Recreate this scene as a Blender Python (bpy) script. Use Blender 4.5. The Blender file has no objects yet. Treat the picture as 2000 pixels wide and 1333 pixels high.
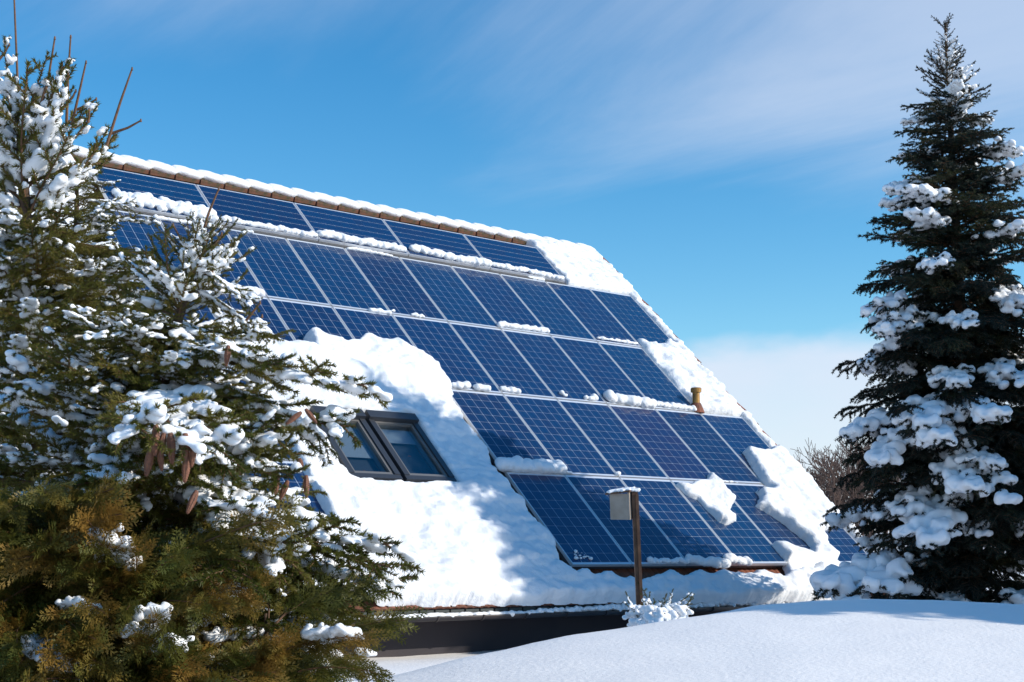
import bpy, math, random
import numpy as np
from mathutils import Matrix, Vector

random.seed(7)
RNG = np.random.default_rng(11)
scene = bpy.context.scene
COL = scene.collection

# ------------------------------------------------------------------ camera
ZS = 6.0                                        # the roof grid origin stands 6 m above the yard
W = np.array([[0.75516819, -0.09641977, -0.64840129],
              [-0.65553004, -0.11107499, -0.74695471],
              [0.0, 0.98912363, -0.1470865]])
CAM = np.array([-9.73948345, -17.30096565, -4.47907148 + ZS])
FPX = 2816.708
cam = bpy.data.cameras.new('camera')
cam.sensor_width = 36.0
cam.lens = 36.0 * FPX / 2000.0
cam.clip_end = 5000
camo = bpy.data.objects.new('camera', cam)
COL.objects.link(camo)
camo.matrix_world = Matrix([list(W[0]) + [CAM[0]], list(W[1]) + [CAM[1]], list(W[2]) + [CAM[2]], [0, 0, 0, 1]])
scene.camera = camo

# ------------------------------------------------------------------ sky, sun, exposure
SUN_AZ, SUN_EL = math.radians(-55.0), math.radians(28.0)      # direction TO the sun, azimuth from +X
sun_dir = Vector((math.cos(SUN_EL) * math.cos(SUN_AZ), math.cos(SUN_EL) * math.sin(SUN_AZ), math.sin(SUN_EL)))
world = bpy.data.worlds.new('World')
scene.world = world
world.use_nodes = True
wn, wl = world.node_tree.nodes, world.node_tree.links
wn.clear()
def N(nodes, typ, **kw):
    n = nodes.new(typ)
    for k, v in kw.items():
        setattr(n, k, v)
    return n
w_out = N(wn, 'ShaderNodeOutputWorld')
w_bg = N(wn, 'ShaderNodeBackground')
w_bg.inputs['Strength'].default_value = 0.106
sky = N(wn, 'ShaderNodeTexSky', sky_type='NISHITA', sun_disc=False)
sky.sun_elevation = SUN_EL
sky.sun_rotation = math.pi / 2 - SUN_AZ
sky.altitude = 900
sky.air_density = 1.15
sky.dust_density = 0.25
sky.ozone_density = 2.4
w_hsv = N(wn, 'ShaderNodeHueSaturation')
w_hsv.inputs['Saturation'].default_value = 1.40
w_hsv.inputs['Value'].default_value = 1.60
wl.new(sky.outputs[0], w_hsv.inputs['Color'])
w_tint = N(wn, 'ShaderNodeMix', data_type='RGBA', blend_type='MULTIPLY')
w_tint.inputs['Factor'].default_value = 1.0
w_tint.inputs['B'].default_value = (1.0, 1.08, 1.03, 1)
wl.new(w_hsv.outputs[0], w_tint.inputs['A'])
tc = N(wn, 'ShaderNodeTexCoord')
sepd = N(wn, 'ShaderNodeSeparateXYZ')
wl.new(tc.outputs['Generated'], sepd.inputs[0])
def wmath(op, a, b=None, c=None):
    m = N(wn, 'ShaderNodeMath', operation=op)
    for i, v in enumerate((a, b, c)):
        if v is None: continue
        if isinstance(v, (int, float)): m.inputs[i].default_value = v
        else: wl.new(v, m.inputs[i])
    return m.outputs[0]
def wramp(fac, lo, hi):
    m = N(wn, 'ShaderNodeMapRange', interpolation_type='SMOOTHSTEP')
    wl.new(fac, m.inputs[0]); m.inputs[1].default_value = lo; m.inputs[2].default_value = hi
    return m.outputs[0]
def wnoise(vec, scale, detail, rough, loc=(0, 0, 0), stretch=(1, 1, 1), rot=(0, 0, 0), dist=0.0):
    mp = N(wn, 'ShaderNodeMapping')
    mp.inputs['Location'].default_value = loc; mp.inputs['Scale'].default_value = stretch; mp.inputs['Rotation'].default_value = rot
    wl.new(vec, mp.inputs[0])
    nz = N(wn, 'ShaderNodeTexNoise')
    nz.inputs['Scale'].default_value = scale; nz.inputs['Detail'].default_value = detail
    nz.inputs['Roughness'].default_value = rough; nz.inputs['Distortion'].default_value = dist
    wl.new(mp.outputs[0], nz.inputs['Vector'])
    return nz.outputs['Fac']
elev = sepd.outputs['Z']
# high thin cirrus: noise on the cloud-layer plane (direction / height), so it streaks with perspective
hz = wmath('MAXIMUM', wmath('ADD', elev, 0.08), 0.02)
cmb = N(wn, 'ShaderNodeCombineXYZ')
wl.new(wmath('DIVIDE', sepd.outputs['X'], hz), cmb.inputs[0]); wl.new(wmath('DIVIDE', sepd.outputs['Y'], hz), cmb.inputs[1])
c_fine = wnoise(cmb.outputs[0], 1.1, 9, 0.6, loc=(3, 1, 0), stretch=(1.0, 0.34, 1), rot=(0, 0, 0.62), dist=0.8)
c_big = wnoise(cmb.outputs[0], 0.9, 4, 0.5, loc=(0.6, 0, 0), dist=0.3)
# the veil is a broad band of cirrus whose near front crosses the view from upper left to lower right
front = N(wn, 'ShaderNodeVectorMath', operation='DOT_PRODUCT')
wl.new(cmb.outputs[0], front.inputs[0])
front.inputs[1].default_value = (0.8 * W[0, 0] - 0.655, 0.8 * W[1, 0] - 0.755, 0)
fs = wmath('ADD', wmath('ADD', front.outputs['Value'], 2.2), wmath('ADD', wmath('MULTIPLY', wmath('SUBTRACT', c_fine, 0.5), 2.1), wmath('MULTIPLY', wmath('SUBTRACT', c_big, 0.5), 0.8)))
cirrus = wmath('MULTIPLY', wmath('MULTIPLY', wramp(fs, -0.65, 0.95), wmath('SUBTRACT', 1.0, wramp(fs, 0.9, 1.5))), 0.56)
# low bank of soft cloud along the horizon with a ragged top
b_n = wnoise(tc.outputs['Generated'], 3.2, 6, 0.5, loc=(0.3, 0.2, 0), stretch=(1, 1, 2.2))
bank = wramp(wmath('SUBTRACT', wmath('ADD', 0.142, wmath('MULTIPLY', wmath('SUBTRACT', b_n, 0.5), 0.15)), elev), 0.0, 0.024)
b_d = wnoise(tc.outputs['Generated'], 5.0, 5, 0.55, loc=(2, 1, 0), stretch=(1, 1, 3))
bank = wmath('MULTIPLY', bank, wmath('ADD', 0.50, wmath('MULTIPLY', b_d, 0.62)))
cloud = wmath('MINIMUM', wmath('MAXIMUM', cirrus, bank), 0.93)
w_mix = N(wn, 'ShaderNodeMix', data_type='RGBA')
wl.new(cloud, w_mix.inputs['Factor']); wl.new(w_tint.outputs['Result'], w_mix.inputs['A'])
w_mix.inputs['B'].default_value = (7.3, 7.9, 9.2, 1)
wl.new(w_mix.outputs['Result'], w_bg.inputs['Color'])
wl.new(w_bg.outputs[0], w_out.inputs[0])

sun = bpy.data.lights.new('sun', 'SUN')
sun.energy = 4.7
sun.angle = math.radians(0.6)
sun.color = (1.0, 0.93, 0.82)
suno = bpy.data.objects.new('sun', sun)
COL.objects.link(suno)
suno.rotation_euler = sun_dir.to_track_quat('Z', 'Y').to_euler()

scene.view_settings.view_transform = 'Standard'
scene.view_settings.look = 'None'
scene.view_settings.exposure = 0.0
scene.view_settings.gamma = 1.0
scene.cycles.use_denoising = True
scene.cycles.max_bounces = 6
scene.cycles.transparent_max_bounces = 8

# ------------------------------------------------------------------ helpers
def tag(o, label=None, cat=None, group=None, kind=None):
    if label: o['label'] = label
    if cat: o['category'] = cat
    if group: o['group'] = group
    if kind: o['kind'] = kind
    return o
def link(name, data, parent=None, mats=()):
    o = bpy.data.objects.new(name, data)
    COL.objects.link(o)
    if parent is not None: o.parent = parent
    if data is not None:
        for m in mats:
            data.materials.append(m)
    return o
def empty(name, loc=(0, 0, 0)):
    o = bpy.data.objects.new(name, None)
    o.empty_display_size = 0.1
    o.location = loc
    COL.objects.link(o)
    return o
def mesh(name, V, F, smooth=False, midx=None):
    me = bpy.data.meshes.new(name)
    V = np.asarray(V, np.float32)
    if isinstance(F, np.ndarray):
        n, k = F.shape
        me.vertices.add(len(V)); me.vertices.foreach_set('co', V.ravel())
        me.loops.add(n * k); me.loops.foreach_set('vertex_index', F.astype(np.int32).ravel())
        me.polygons.add(n)
        me.polygons.foreach_set('loop_start', np.arange(0, n * k, k, dtype=np.int32))
        try: me.polygons.foreach_set('loop_total', np.full(n, k, np.int32))
        except Exception: pass
    else:
        me.from_pydata([tuple(v) for v in V], [], F)
    if midx is not None:
        me.polygons.foreach_set('material_index', np.asarray(midx, np.int32))
    if smooth:
        me.polygons.foreach_set('use_smooth', np.ones(len(me.polygons), bool))
    me.update(calc_edges=True)
    me.validate()
    return me
class MB:
    def __init__(s): s.V = []; s.F = []
    def add(s, V, F):
        b = len(s.V); s.V += [tuple(v) for v in V]; s.F += [tuple(b + i for i in f) for f in F]; return s
    def box(s, x0, x1, y0, y1, z0, z1, xf=None):
        V = [(x, y, z) for z in (z0, z1) for y in (y0, y1) for x in (x0, x1)]
        if xf: V = [xf(*v) for v in V]
        return s.add(V, [(0, 2, 3, 1), (4, 5, 7, 6), (0, 1, 5, 4), (2, 6, 7, 3), (0, 4, 6, 2), (1, 3, 7, 5)])
    def lathe(s, prof, n=16, org=(0, 0, 0), frame=None):
        V = []; F = []
        fr = np.eye(3) if frame is None else frame
        for r, z in prof:
            for i in range(n):
                a = 2 * math.pi * i / n
                V.append(np.array(org) + fr @ np.array([r * math.cos(a), r * math.sin(a), z]))
        for j in range(len(prof) - 1):
            for i in range(n):
                F.append((j * n + i, j * n + (i + 1) % n, (j + 1) * n + (i + 1) % n, (j + 1) * n + i))
        F.append(tuple(range(n - 1, -1, -1))); F.append(tuple((len(prof) - 1) * n + i for i in range(n)))
        return s.add(V, F)
    def build(s, name, mat, parent=None, smooth=False):
        return link(name, mesh(name, s.V, s.F, smooth), parent, [mat])
def at(x, y, D):                                 # a point of the place on the photograph's sight line, D metres deep
    return CAM + D * (W @ np.array([(x - 1000) / FPX, -(y - 666.5) / FPX, -1.0]))
TILT = math.radians(43.34273)
DV = np.array([0, -math.cos(TILT), -math.sin(TILT)])
DN = np.array([0, -math.sin(TILT), math.cos(TILT)])
O0 = np.array([0, 0, ZS])
def rp(u, v, w=0.0):                             # roof coordinates: u along the ridge, v down the slope, w off the slope
    return O0 + np.array([u, 0, 0]) + v * DV + w * DN
def uv(x, y, w=0.0):
    d = at(x, y, 1) - CAM
    s = (w - (CAM - O0) @ DN) / (d @ DN)
    P = CAM + s * d - O0
    return (P[0], P @ DV)
# value noise -------------------------------------------------------
def _h(i, j, s):
    n = (i * 374761393 + j * 668265263 + s * 974634777) & 0x7fffffff
    n = ((n ^ (n >> 13)) * 1274126177) & 0x7fffffff
    return ((n ^ (n >> 16)) & 0xffff) / 65535.0
def vnoise(x, y, s=0):
    x = np.asarray(x, float); y = np.asarray(y, float)
    i = np.floor(x).astype(np.int64); j = np.floor(y).astype(np.int64)
    fx = x - i; fy = y - j
    fx = fx * fx * (3 - 2 * fx); fy = fy * fy * (3 - 2 * fy)
    return ((_h(i, j, s) * (1 - fx) + _h(i + 1, j, s) * fx) * (1 - fy) + (_h(i, j + 1, s) * (1 - fx) + _h(i + 1, j + 1, s) * fx) * fy) * 2 - 1
def fbm(x, y, s=0, o=4, g=0.5):
    t = 0; a = 1; n = 0
    for k in range(o):
        t = t + a * vnoise(x * 2 ** k + 17.3 * k, y * 2 ** k - 9.1 * k, s + k); n += a; a *= g
    return t / n
def polydist(X, Y, poly):                        # signed distance, positive inside
    d = np.full(X.shape, 1e9); ins = np.zeros(X.shape, bool)
    n = len(poly)
    for k in range(n):
        (x0, y0), (x1, y1) = poly[k], poly[(k + 1) % n]
        ex, ey = x1 - x0, y1 - y0
        t = np.clip(((X - x0) * ex + (Y - y0) * ey) / (ex * ex + ey * ey + 1e-12), 0, 1)
        d = np.minimum(d, (X - x0 - t * ex) ** 2 + (Y - y0 - t * ey) ** 2)
        c = ((y0 > Y) != (y1 > Y)) & (X < (x1 - x0) * (Y - y0) / (y1 - y0 + 1e-12) + x0)
        ins ^= c
    d = np.sqrt(d)
    return np.where(ins, d, -d)

# ------------------------------------------------------------------ materials
def mat(name, base=(0.5, 0.5, 0.5), rough=0.6, metal=0.0, coat=0.0, var=None, bump=None, spec=0.5, trans=0.0):
    """var=(scale, colour_b, detail, lo, hi) blends to a second colour by noise; bump=(scale, strength, dist, detail)"""
    m = bpy.data.materials.new(name); m.use_nodes = True
    nt = m.node_tree; b = nt.nodes['Principled BSDF']
    b.inputs['Base Color'].default_value = (*base, 1); b.inputs['Roughness'].default_value = rough
    b.inputs['Metallic'].default_value = metal; b.inputs['Coat Weight'].default_value = coat
    b.inputs['Coat Roughness'].default_value = 0.04; b.inputs['Specular IOR Level'].default_value = spec
    tcn = nt.nodes.new('ShaderNodeTexCoord')
    if var:
        nz = nt.nodes.new('ShaderNodeTexNoise'); nz.inputs['Scale'].default_value = var[0]; nz.inputs['Detail'].default_value = var[2]
        nt.links.new(tcn.outputs['Object'], nz.inputs['Vector'])
        mr = nt.nodes.new('ShaderNodeMapRange'); mr.inputs[1].default_value = var[3]; mr.inputs[2].default_value = var[4]
        nt.links.new(nz.outputs['Fac'], mr.inputs[0])
        mx = nt.nodes.new('ShaderNodeMix'); mx.data_type = 'RGBA'
        mx.inputs['A'].default_value = (*base, 1); mx.inputs['B'].default_value = (*var[1], 1)
        nt.links.new(mr.outputs[0], mx.inputs['Factor']); nt.links.new(mx.outputs['Result'], b.inputs['Base Color'])
        m['mix'] = mx.name
    if bump:
        nz = nt.nodes.new('ShaderNodeTexNoise'); nz.inputs['Scale'].default_value = bump[0]; nz.inputs['Detail'].default_value = bump[3]
        nz.inputs['Roughness'].default_value = 0.6
        nt.links.new(tcn.outputs['Object'], nz.inputs['Vector'])
        bp = nt.nodes.new('ShaderNodeBump'); bp.inputs['Strength'].default_value = bump[1]; bp.inputs['Distance'].default_value = bump[2]
        nt.links.new(nz.outputs['Fac'], bp.inputs['Height']); nt.links.new(bp.outputs[0], b.inputs['Normal'])
    return m
M = {}
M['snow'] = mat('snow', (0.79, 0.80, 0.815), 0.6, bump=(8, 0.5, 0.05, 8), spec=0.25)
M['ground_snow'] = mat('ground_snow', (0.91, 0.885, 0.86), 0.6, bump=(30, 0.36, 0.02, 9), spec=0.25)
M['tree_snow'] = mat('tree_snow', (0.88, 0.89, 0.905), 0.55, bump=(60, 0.25, 0.01, 4), spec=0.25)
M['tile'] = mat('clay_tile', (0.24, 0.075, 0.04), 0.8, var=(7, (0.11, 0.05, 0.03), 6, 0.4, 0.65), bump=(60, 0.4, 0.005, 4))
M['ridge_tile'] = mat('ridge_clay', (0.16, 0.066, 0.038), 0.9, var=(9, (0.06, 0.05, 0.024), 7, 0.38, 0.58), bump=(40, 0.5, 0.008, 5))
M['alu'] = mat('aluminium', (0.72, 0.73, 0.75), 0.42, metal=0.65)
M['backsheet'] = mat('backsheet', (0.50, 0.56, 0.66), 0.4, coat=0.6)
M['rail'] = mat('dark_rail', (0.10, 0.10, 0.105), 0.5, metal=0.4)
M['wall'] = mat('dark_render', (0.035, 0.030, 0.036), 0.85, var=(1.2, (0.045, 0.037, 0.04), 4, 0.4, 0.6), bump=(90, 0.3, 0.004, 4))
M['gutter'] = mat('gutter_metal', (0.035, 0.03, 0.032), 0.5, metal=0.3, var=(4, (0.055, 0.042, 0.038), 5, 0.45, 0.7))
M['comb'] = mat('grey_comb', (0.035, 0.045, 0.045), 0.6)
M['sky_frame'] = mat('skylight_metal', (0.045, 0.050, 0.060), 0.4, metal=0.3)
M['sash'] = mat('sash_metal', (0.20, 0.19, 0.18), 0.4, metal=0.4)
M['blind'] = mat('blind_cloth', (0.22, 0.24, 0.26), 0.8)
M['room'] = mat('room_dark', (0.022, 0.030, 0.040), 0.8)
M['copper'] = mat('vent_pipe', (0.42, 0.22, 0.05), 0.4, metal=0.25, var=(12, (0.30, 0.14, 0.035), 4, 0.4, 0.65))
M['post'] = mat('post_wood', (0.095, 0.045, 0.024), 0.75, var=(14, (0.17, 0.085, 0.045), 6, 0.45, 0.7), bump=(50, 0.5, 0.006, 5))
M['box_wood'] = mat('box_wood', (0.42, 0.34, 0.27), 0.75, var=(10, (0.33, 0.26, 0.20), 6, 0.4, 0.7))
M['bark'] = mat('bark', (0.10, 0.058, 0.034), 0.85, var=(30, (0.055, 0.034, 0.022), 5, 0.4, 0.65), bump=(60, 0.6, 0.01, 5))
M['twig'] = mat('twig', (0.16, 0.078, 0.038), 0.8, var=(40, (0.10, 0.05, 0.026), 4, 0.4, 0.65))
M['far_bark'] = mat('far_bark', (0.10, 0.062, 0.048), 0.9)
def foliage(name, a, b, c, scale=3.0, transl=0.25):
    m = bpy.data.materials.new(name); m.use_nodes = True
    nt = m.node_tree; bs = nt.nodes['Principled BSDF']
    bs.inputs['Roughness'].default_value = 0.5; bs.inputs['Specular IOR Level'].default_value = 0.3
    tcn = nt.nodes.new('ShaderNodeTexCoord'); nz = nt.nodes.new('ShaderNodeTexNoise')
    nz.inputs['Scale'].default_value = scale; nz.inputs['Detail'].default_value = 4
    nt.links.new(tcn.outputs['Object'], nz.inputs['Vector'])
    oi = nt.nodes.new('ShaderNodeObjectInfo')
    ad = nt.nodes.new('ShaderNodeMath'); ad.operation = 'MULTIPLY_ADD'; ad.inputs[1].default_value = 0.35; 
    nt.links.new(oi.outputs['Random'], ad.inputs[0]); nt.links.new(nz.outputs['Fac'], ad.inputs[2])
    rp_ = nt.nodes.new('ShaderNodeValToRGB'); el = rp_.color_ramp.elements
    el[0].position = 0.42; el[0].color = (*a, 1); el[1].position = 0.92; el[1].color = (*c, 1)
    e = el.new(0.66); e.color = (*b, 1)
    nt.links.new(ad.outputs[0], rp_.inputs[0]); nt.links.new(rp_.outputs[0], bs.inputs['Base Color'])
    tr = nt.nodes.new('ShaderNodeBsdfTranslucent'); mx = nt.nodes.new('ShaderNodeMixShader'); mx.inputs[0].default_value = transl
    nt.links.new(rp_.outputs[0], tr.inputs[0]); nt.links.new(bs.outputs[0], mx.inputs[1]); nt.links.new(tr.outputs[0], mx.inputs[2])
    nt.links.new(mx.outputs[0], nt.nodes['Material Output'].inputs[0])
    return m
M['needle'] = foliage('spruce_needles', (0.052, 0.066, 0.010), (0.108, 0.112, 0.018), (0.20, 0.165, 0.034), 3.0, 0.38)
M['blue_needle'] = foliage('blue_spruce_needles', (0.010, 0.021, 0.018), (0.018, 0.032, 0.025), (0.040, 0.048, 0.018), 1.6)
M['thuja'] = foliage('thuja_scales', (0.055, 0.072, 0.012), (0.115, 0.106, 0.019), (0.26, 0.145, 0.030), 3.5, 0.3)
M['shrub'] = foliage('shrub_leaves', (0.02, 0.03, 0.012), (0.03, 0.045, 0.015), (0.05, 0.055, 0.02), 6)
M['cone'] = mat('cone_scales', (0.21, 0.085, 0.045), 0.65, var=(60, (0.12, 0.045, 0.025), 4, 0.4, 0.65))
# solar cells: deep blue silicon with crystal flakes and two fine busbars, under glass
def cell_mat(name, a, b, line):
    m = bpy.data.materials.new(name); m.use_nodes = True
    nt = m.node_tree; bs = nt.nodes['Principled BSDF']; L = nt.links
    bs.inputs['Roughness'].default_value = 0.35; bs.inputs['Coat Weight'].default_value = 1.0; bs.inputs['Coat Roughness'].default_value = 0.03
    bs.inputs['Coat IOR'].default_value = 1.27
    bs.inputs['Specular IOR Level'].default_value = 0.15
    tcn = nt.nodes.new('ShaderNodeTexCoord'); vo = nt.nodes.new('ShaderNodeTexVoronoi'); vo.inputs['Scale'].default_value = 55
    oi = nt.nodes.new('ShaderNodeObjectInfo')
    va = nt.nodes.new('ShaderNodeVectorMath'); va.operation = 'ADD'; L.new(tcn.outputs['Object'], va.inputs[0]); L.new(oi.outputs['Location'], va.inputs[1])
    L.new(va.outputs[0], vo.inputs['Vector'])
    sp = nt.nodes.new('ShaderNodeSeparateColor'); L.new(vo.outputs['Color'], sp.inputs[0])
    md = nt.nodes.new('ShaderNodeMath'); md.operation = 'MULTIPLY_ADD'; md.inputs[1].default_value = 0.45
    pw = nt.nodes.new('ShaderNodeMath'); pw.operation = 'POWER'; pw.inputs[1].default_value = 2.0; L.new(oi.outputs['Random'], pw.inputs[0])
    ml = nt.nodes.new('ShaderNodeMath'); ml.operation = 'MULTIPLY'; ml.inputs[1].default_value = 0.6; L.new(pw.outputs[0], ml.inputs[0])
    L.new(sp.outputs[0], md.inputs[0]); L.new(ml.outputs[0], md.inputs[2])
    mx = nt.nodes.new('ShaderNodeMix'); mx.data_type = 'RGBA'; mx.inputs['A'].default_value = (*a, 1); mx.inputs['B'].default_value = (*b, 1)
    L.new(md.outputs[0], mx.inputs['Factor'])
    sx = nt.nodes.new('ShaderNodeSeparateXYZ'); L.new(tcn.outputs['Object'], sx.inputs[0])
    ab = nt.nodes.new('ShaderNodeMath'); ab.operation = 'ABSOLUTE'; L.new(sx.outputs['X'], ab.inputs[0])
    su = nt.nodes.new('ShaderNodeMath'); su.operation = 'COMPARE'; su.inputs[1].default_value = 0.039; su.inputs[2].default_value = 0.0016; L.new(ab.outputs[0], su.inputs[0])
    m2 = nt.nodes.new('ShaderNodeMix'); m2.data_type = 'RGBA'; m2.inputs['B'].default_value = (*line, 1)
    L.new(mx.outputs['Result'], m2.inputs['A']); L.new(su.outputs[0], m2.inputs['Factor'])
    L.new(m2.outputs['Result'], bs.inputs['Base Color'])
    return m
M['cell'] = cell_mat('solar_cell', (0.002, 0.031, 0.105), (0.009, 0.024, 0.080), (0.03, 0.075, 0.17))
M['cell_violet'] = cell_mat('solar_cell_violet', (0.007, 0.026, 0.095), (0.020, 0.024, 0.080), (0.035, 0.05, 0.12))
M['cell_teal'] = cell_mat('solar_cell_teal', (0.002, 0.036, 0.112), (0.006, 0.027, 0.085), (0.03, 0.08, 0.17))
M['cell_dark'] = cell_mat('solar_cell_dark', (0.002, 0.026, 0.088), (0.010, 0.021, 0.070), (0.03, 0.065, 0.15))
# roof-window glass
gm = bpy.data.materials.new('window_glass'); gm.use_nodes = True
_nt = gm.node_tree; _nt.nodes.remove(_nt.nodes['Principled BSDF'])
_t = _nt.nodes.new('ShaderNodeBsdfTransparent'); _t.inputs[0].default_value = (0.82, 0.88, 0.92, 1)
_g = _nt.nodes.new('ShaderNodeBsdfGlossy'); _g.inputs['Roughness'].default_value = 0.02
_lw = _nt.nodes.new('ShaderNodeLayerWeight'); _lw.inputs[0].default_value = 0.5
_p = _nt.nodes.new('ShaderNodeMath'); _p.operation = 'POWER'; _p.inputs[1].default_value = 4.0; _nt.links.new(_lw.outputs['Facing'], _p.inputs[0])
_f = _nt.nodes.new('ShaderNodeMath'); _f.operation = 'MULTIPLY_ADD'; _f.inputs[1].default_value = 0.9; _f.inputs[2].default_value = 0.05; _nt.links.new(_p.outputs[0], _f.inputs[0])
_m = _nt.nodes.new('ShaderNodeMixShader')
_nt.links.new(_f.outputs[0], _m.inputs[0]); _nt.links.new(_t.outputs[0], _m.inputs[1]); _nt.links.new(_g.outputs[0], _m.inputs[2])
_nt.links.new(_m.outputs[0], _nt.nodes['Material Output'].inputs[0])
M['glass'] = gm

# ------------------------------------------------------------------ ground: a snow bank in front, a lower yard by the house
CR, CF = W[:, 0].copy(), np.array([-W[0, 2], -W[1, 2], 0]); CF /= np.linalg.norm(CF)       # right / forward on the ground
crest = [at(*q) for q in ((420, 1475, 6.6), (560, 1400, 7.0), (720, 1333, 7.5), (900, 1288, 8.0), (1100, 1249, 8.6), (1240, 1228, 9.0), (1400, 1204, 9.5),
                          (1500, 1187, 10.0), (1600, 1177, 10.3), (1700, 1172, 10.5), (1850, 1175, 10.5), (2000, 1182, 10.5), (2300, 1196, 10.5), (2700, 1220, 10.5))]
ca = np.array([(p - CAM) @ CR for p in crest]); cb = np.array([(p - CAM) @ CF for p in crest]); cz = np.array([p[2] for p in crest])
def smax(a, b, k): 
    h = np.clip(0.5 + 0.5 * (a - b) / k, 0, 1); return b * (1 - h) + a * h + k * h * (1 - h)
def ground_z(a, b):
    z0 = np.interp(a, ca, cz); b0 = np.interp(a, ca, cb)
    z0 = np.where(a < ca[0], cz[0] - 0.25 * (ca[0] - a), z0)
    s = b - b0
    z = np.where(s < 0, z0 + 0.028 * s - 0.012 * s * s, z0 - 0.085 * s * s - 0.0 * s)
    t = np.clip((b - 5.0) / 6.0, 0, 1); floor = 0.46 * t * t * (3 - 2 * t)
    z = np.maximum(z, -3.0)
    z = smax(z, floor, 0.25)
    far = np.clip((np.hypot(a, b) - 40) / 200, 0, 1)
    z = z + 5 * far * far
    return z + 0.022 * fbm(a * 0.7, b * 0.9, 5, 4) + 0.008 * fbm(a * 3, b * 5, 9, 4)
def spaced(lo, hi, f0, f1, fine, grow=1.25):
    xs = list(np.arange(f0, f1, fine)); st = fine; x = xs[-1]
    while x < hi: st *= grow; x += st; xs.append(x)
    st = fine; x = f0; pre = []
    while x > lo: st *= grow; x -= st; pre.append(x)
    return np.array(pre[::-1] + xs)
ga = spaced(-1500, 1500, -4.5, 6.5, 0.07); gb = spaced(-300, 2500, 2.0, 17.0, 0.09)
GA, GB = np.meshgrid(ga, gb)
GZ = ground_z(GA, GB)
P3 = CAM[None, None, :] * np.array([1, 1, 0]) + GA[..., None] * CR + GB[..., None] * CF
P3[..., 2] = GZ
nr, nc = GA.shape
idx = np.arange(nr * nc).reshape(nr, nc)
gf = np.stack([idx[:-1, :-1], idx[:-1, 1:], idx[1:, 1:], idx[1:, :-1]], -1).reshape(-1, 4)
g = link('snow_ground', mesh('snow_ground', P3.reshape(-1, 3), gf, True), None, [M['ground_snow']])
tag(g, 'smooth snow bank and yard under fresh snow', 'ground', kind='structure')
def gz_at(P):
    d = np.asarray(P) - CAM
    return float(ground_z(np.array([d @ CR]), np.array([d[:2] @ CF[:2]]))[0])

# ------------------------------------------------------------------ house
UL, UR, VT, VE = -5.0, 8.22, -1.50, 7.13         # left gable, right gable, ridge, eave
WT = -0.125                                      # tile plane below the panel plane
house = empty('house', rp(UL, VE, WT) * np.array([1, 1, 0]) + np.array([0, 0, 0.3]))
tag(house, 'house with steep tiled roof, roof windows and dark wall below the gutter', 'house')
HL = np.array(house.location)
def hx(p): return np.asarray(p) - HL
ridge_p = rp(0, VT, WT); eave_p = rp(0, VE, WT)
half = ridge_p[1] - eave_p[1]
def rb(u, v, w): return hx(rp(u, v, w))
def rback(u, v, w):                              # the far slope mirrors the near one
    p = rp(u, v, w); return hx((p[0], 2 * ridge_p[1] - p[1], p[2]))
# tile field under snow and panels: a waved sheet stepped by course
TU, TV = 0.206, 0.325
def tile_profile(s): return 0.030 * np.abs(np.cos(np.pi * s)) ** 0.8
us = np.arange(UL, UR + 0.001, TU / 6); 
vs = []; ws = []
nv = int((VE - 0.66 - VT) / TV)
for k in range(nv + 1):
    vs += [VT + k * TV, VT + (k + 1) * TV - 0.004]; ws += [-0.022, 0.008]
vs = np.array(vs); ws = np.array(ws)
UU, VV = np.meshgrid(us, vs)
WW = WT - 0.035 + ws[:, None] + tile_profile((UU - UL) / TU)
PT = O0 + UU[..., None] * np.array([1, 0, 0]) + VV[..., None] * DV + WW[..., None] * DN - HL
nr, nc = UU.shape; idx = np.arange(nr * nc).reshape(nr, nc)
tf = np.stack([idx[:-1, :-1], idx[1:, :-1], idx[1:, 1:], idx[:-1, 1:]], -1).reshape(-1, 4)
roof = MB()
roof.box(UL, UR, VT + 0.02, VE - 0.12, WT - 0.20, WT - 0.08, rb)
roof.box(UL, UR, VT + 0.02, VE - 0.12, WT - 0.20, WT - 0.03, rback)
roof = roof.build('roof', M['tile'], house)
o = link('tile_field', mesh('tile_field', PT.reshape(-1, 3), tf, True), roof, [M['tile']])
o['kind'] = 'stuff'
# single pantiles of the three courses above the gutter
tm_V = []; tm_F = []
ns = 8
for (v, w, th) in ((0, -0.022, 0.0), (TV + 0.03, 0.010, 0.0), (TV + 0.03, -0.008, 0.0), (0, -0.036, 0)):
    for i in range(ns + 1):
        s = i / ns
        tm_V.append(np.array([s * TU * 0.99, 0, 0]) + v * DV + (w + tile_profile(s - 0.5 + 0.5) * 1.0 + (0.03 * math.sin(math.pi * s) - 0.015)) * DN)
for r in range(4):
    for i in range(ns):
        a, b = r * (ns + 1) + i, ((r + 1) % 4) * (ns + 1) + i
        tm_F.append((a, b, b + 1, a + 1))
tm_F += [tuple(r * (ns + 1) for r in (3, 2, 1, 0)), tuple(r * (ns + 1) + ns for r in (0, 1, 2, 3))]
tile_me = mesh('roof_tile', tm_V, tm_F); tile_me.materials.append(M['tile'])
for course in range(3):
    for i in range(int((UR + 2.2) / TU)):
        u = UR - (i + 1) * TU
        t = link('roof_tile', tile_me, roof)
        t.location = rb(u, VE + 0.02 - (course + 1) * TV, WT - 0.035 + random.uniform(-.004, .004))
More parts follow.
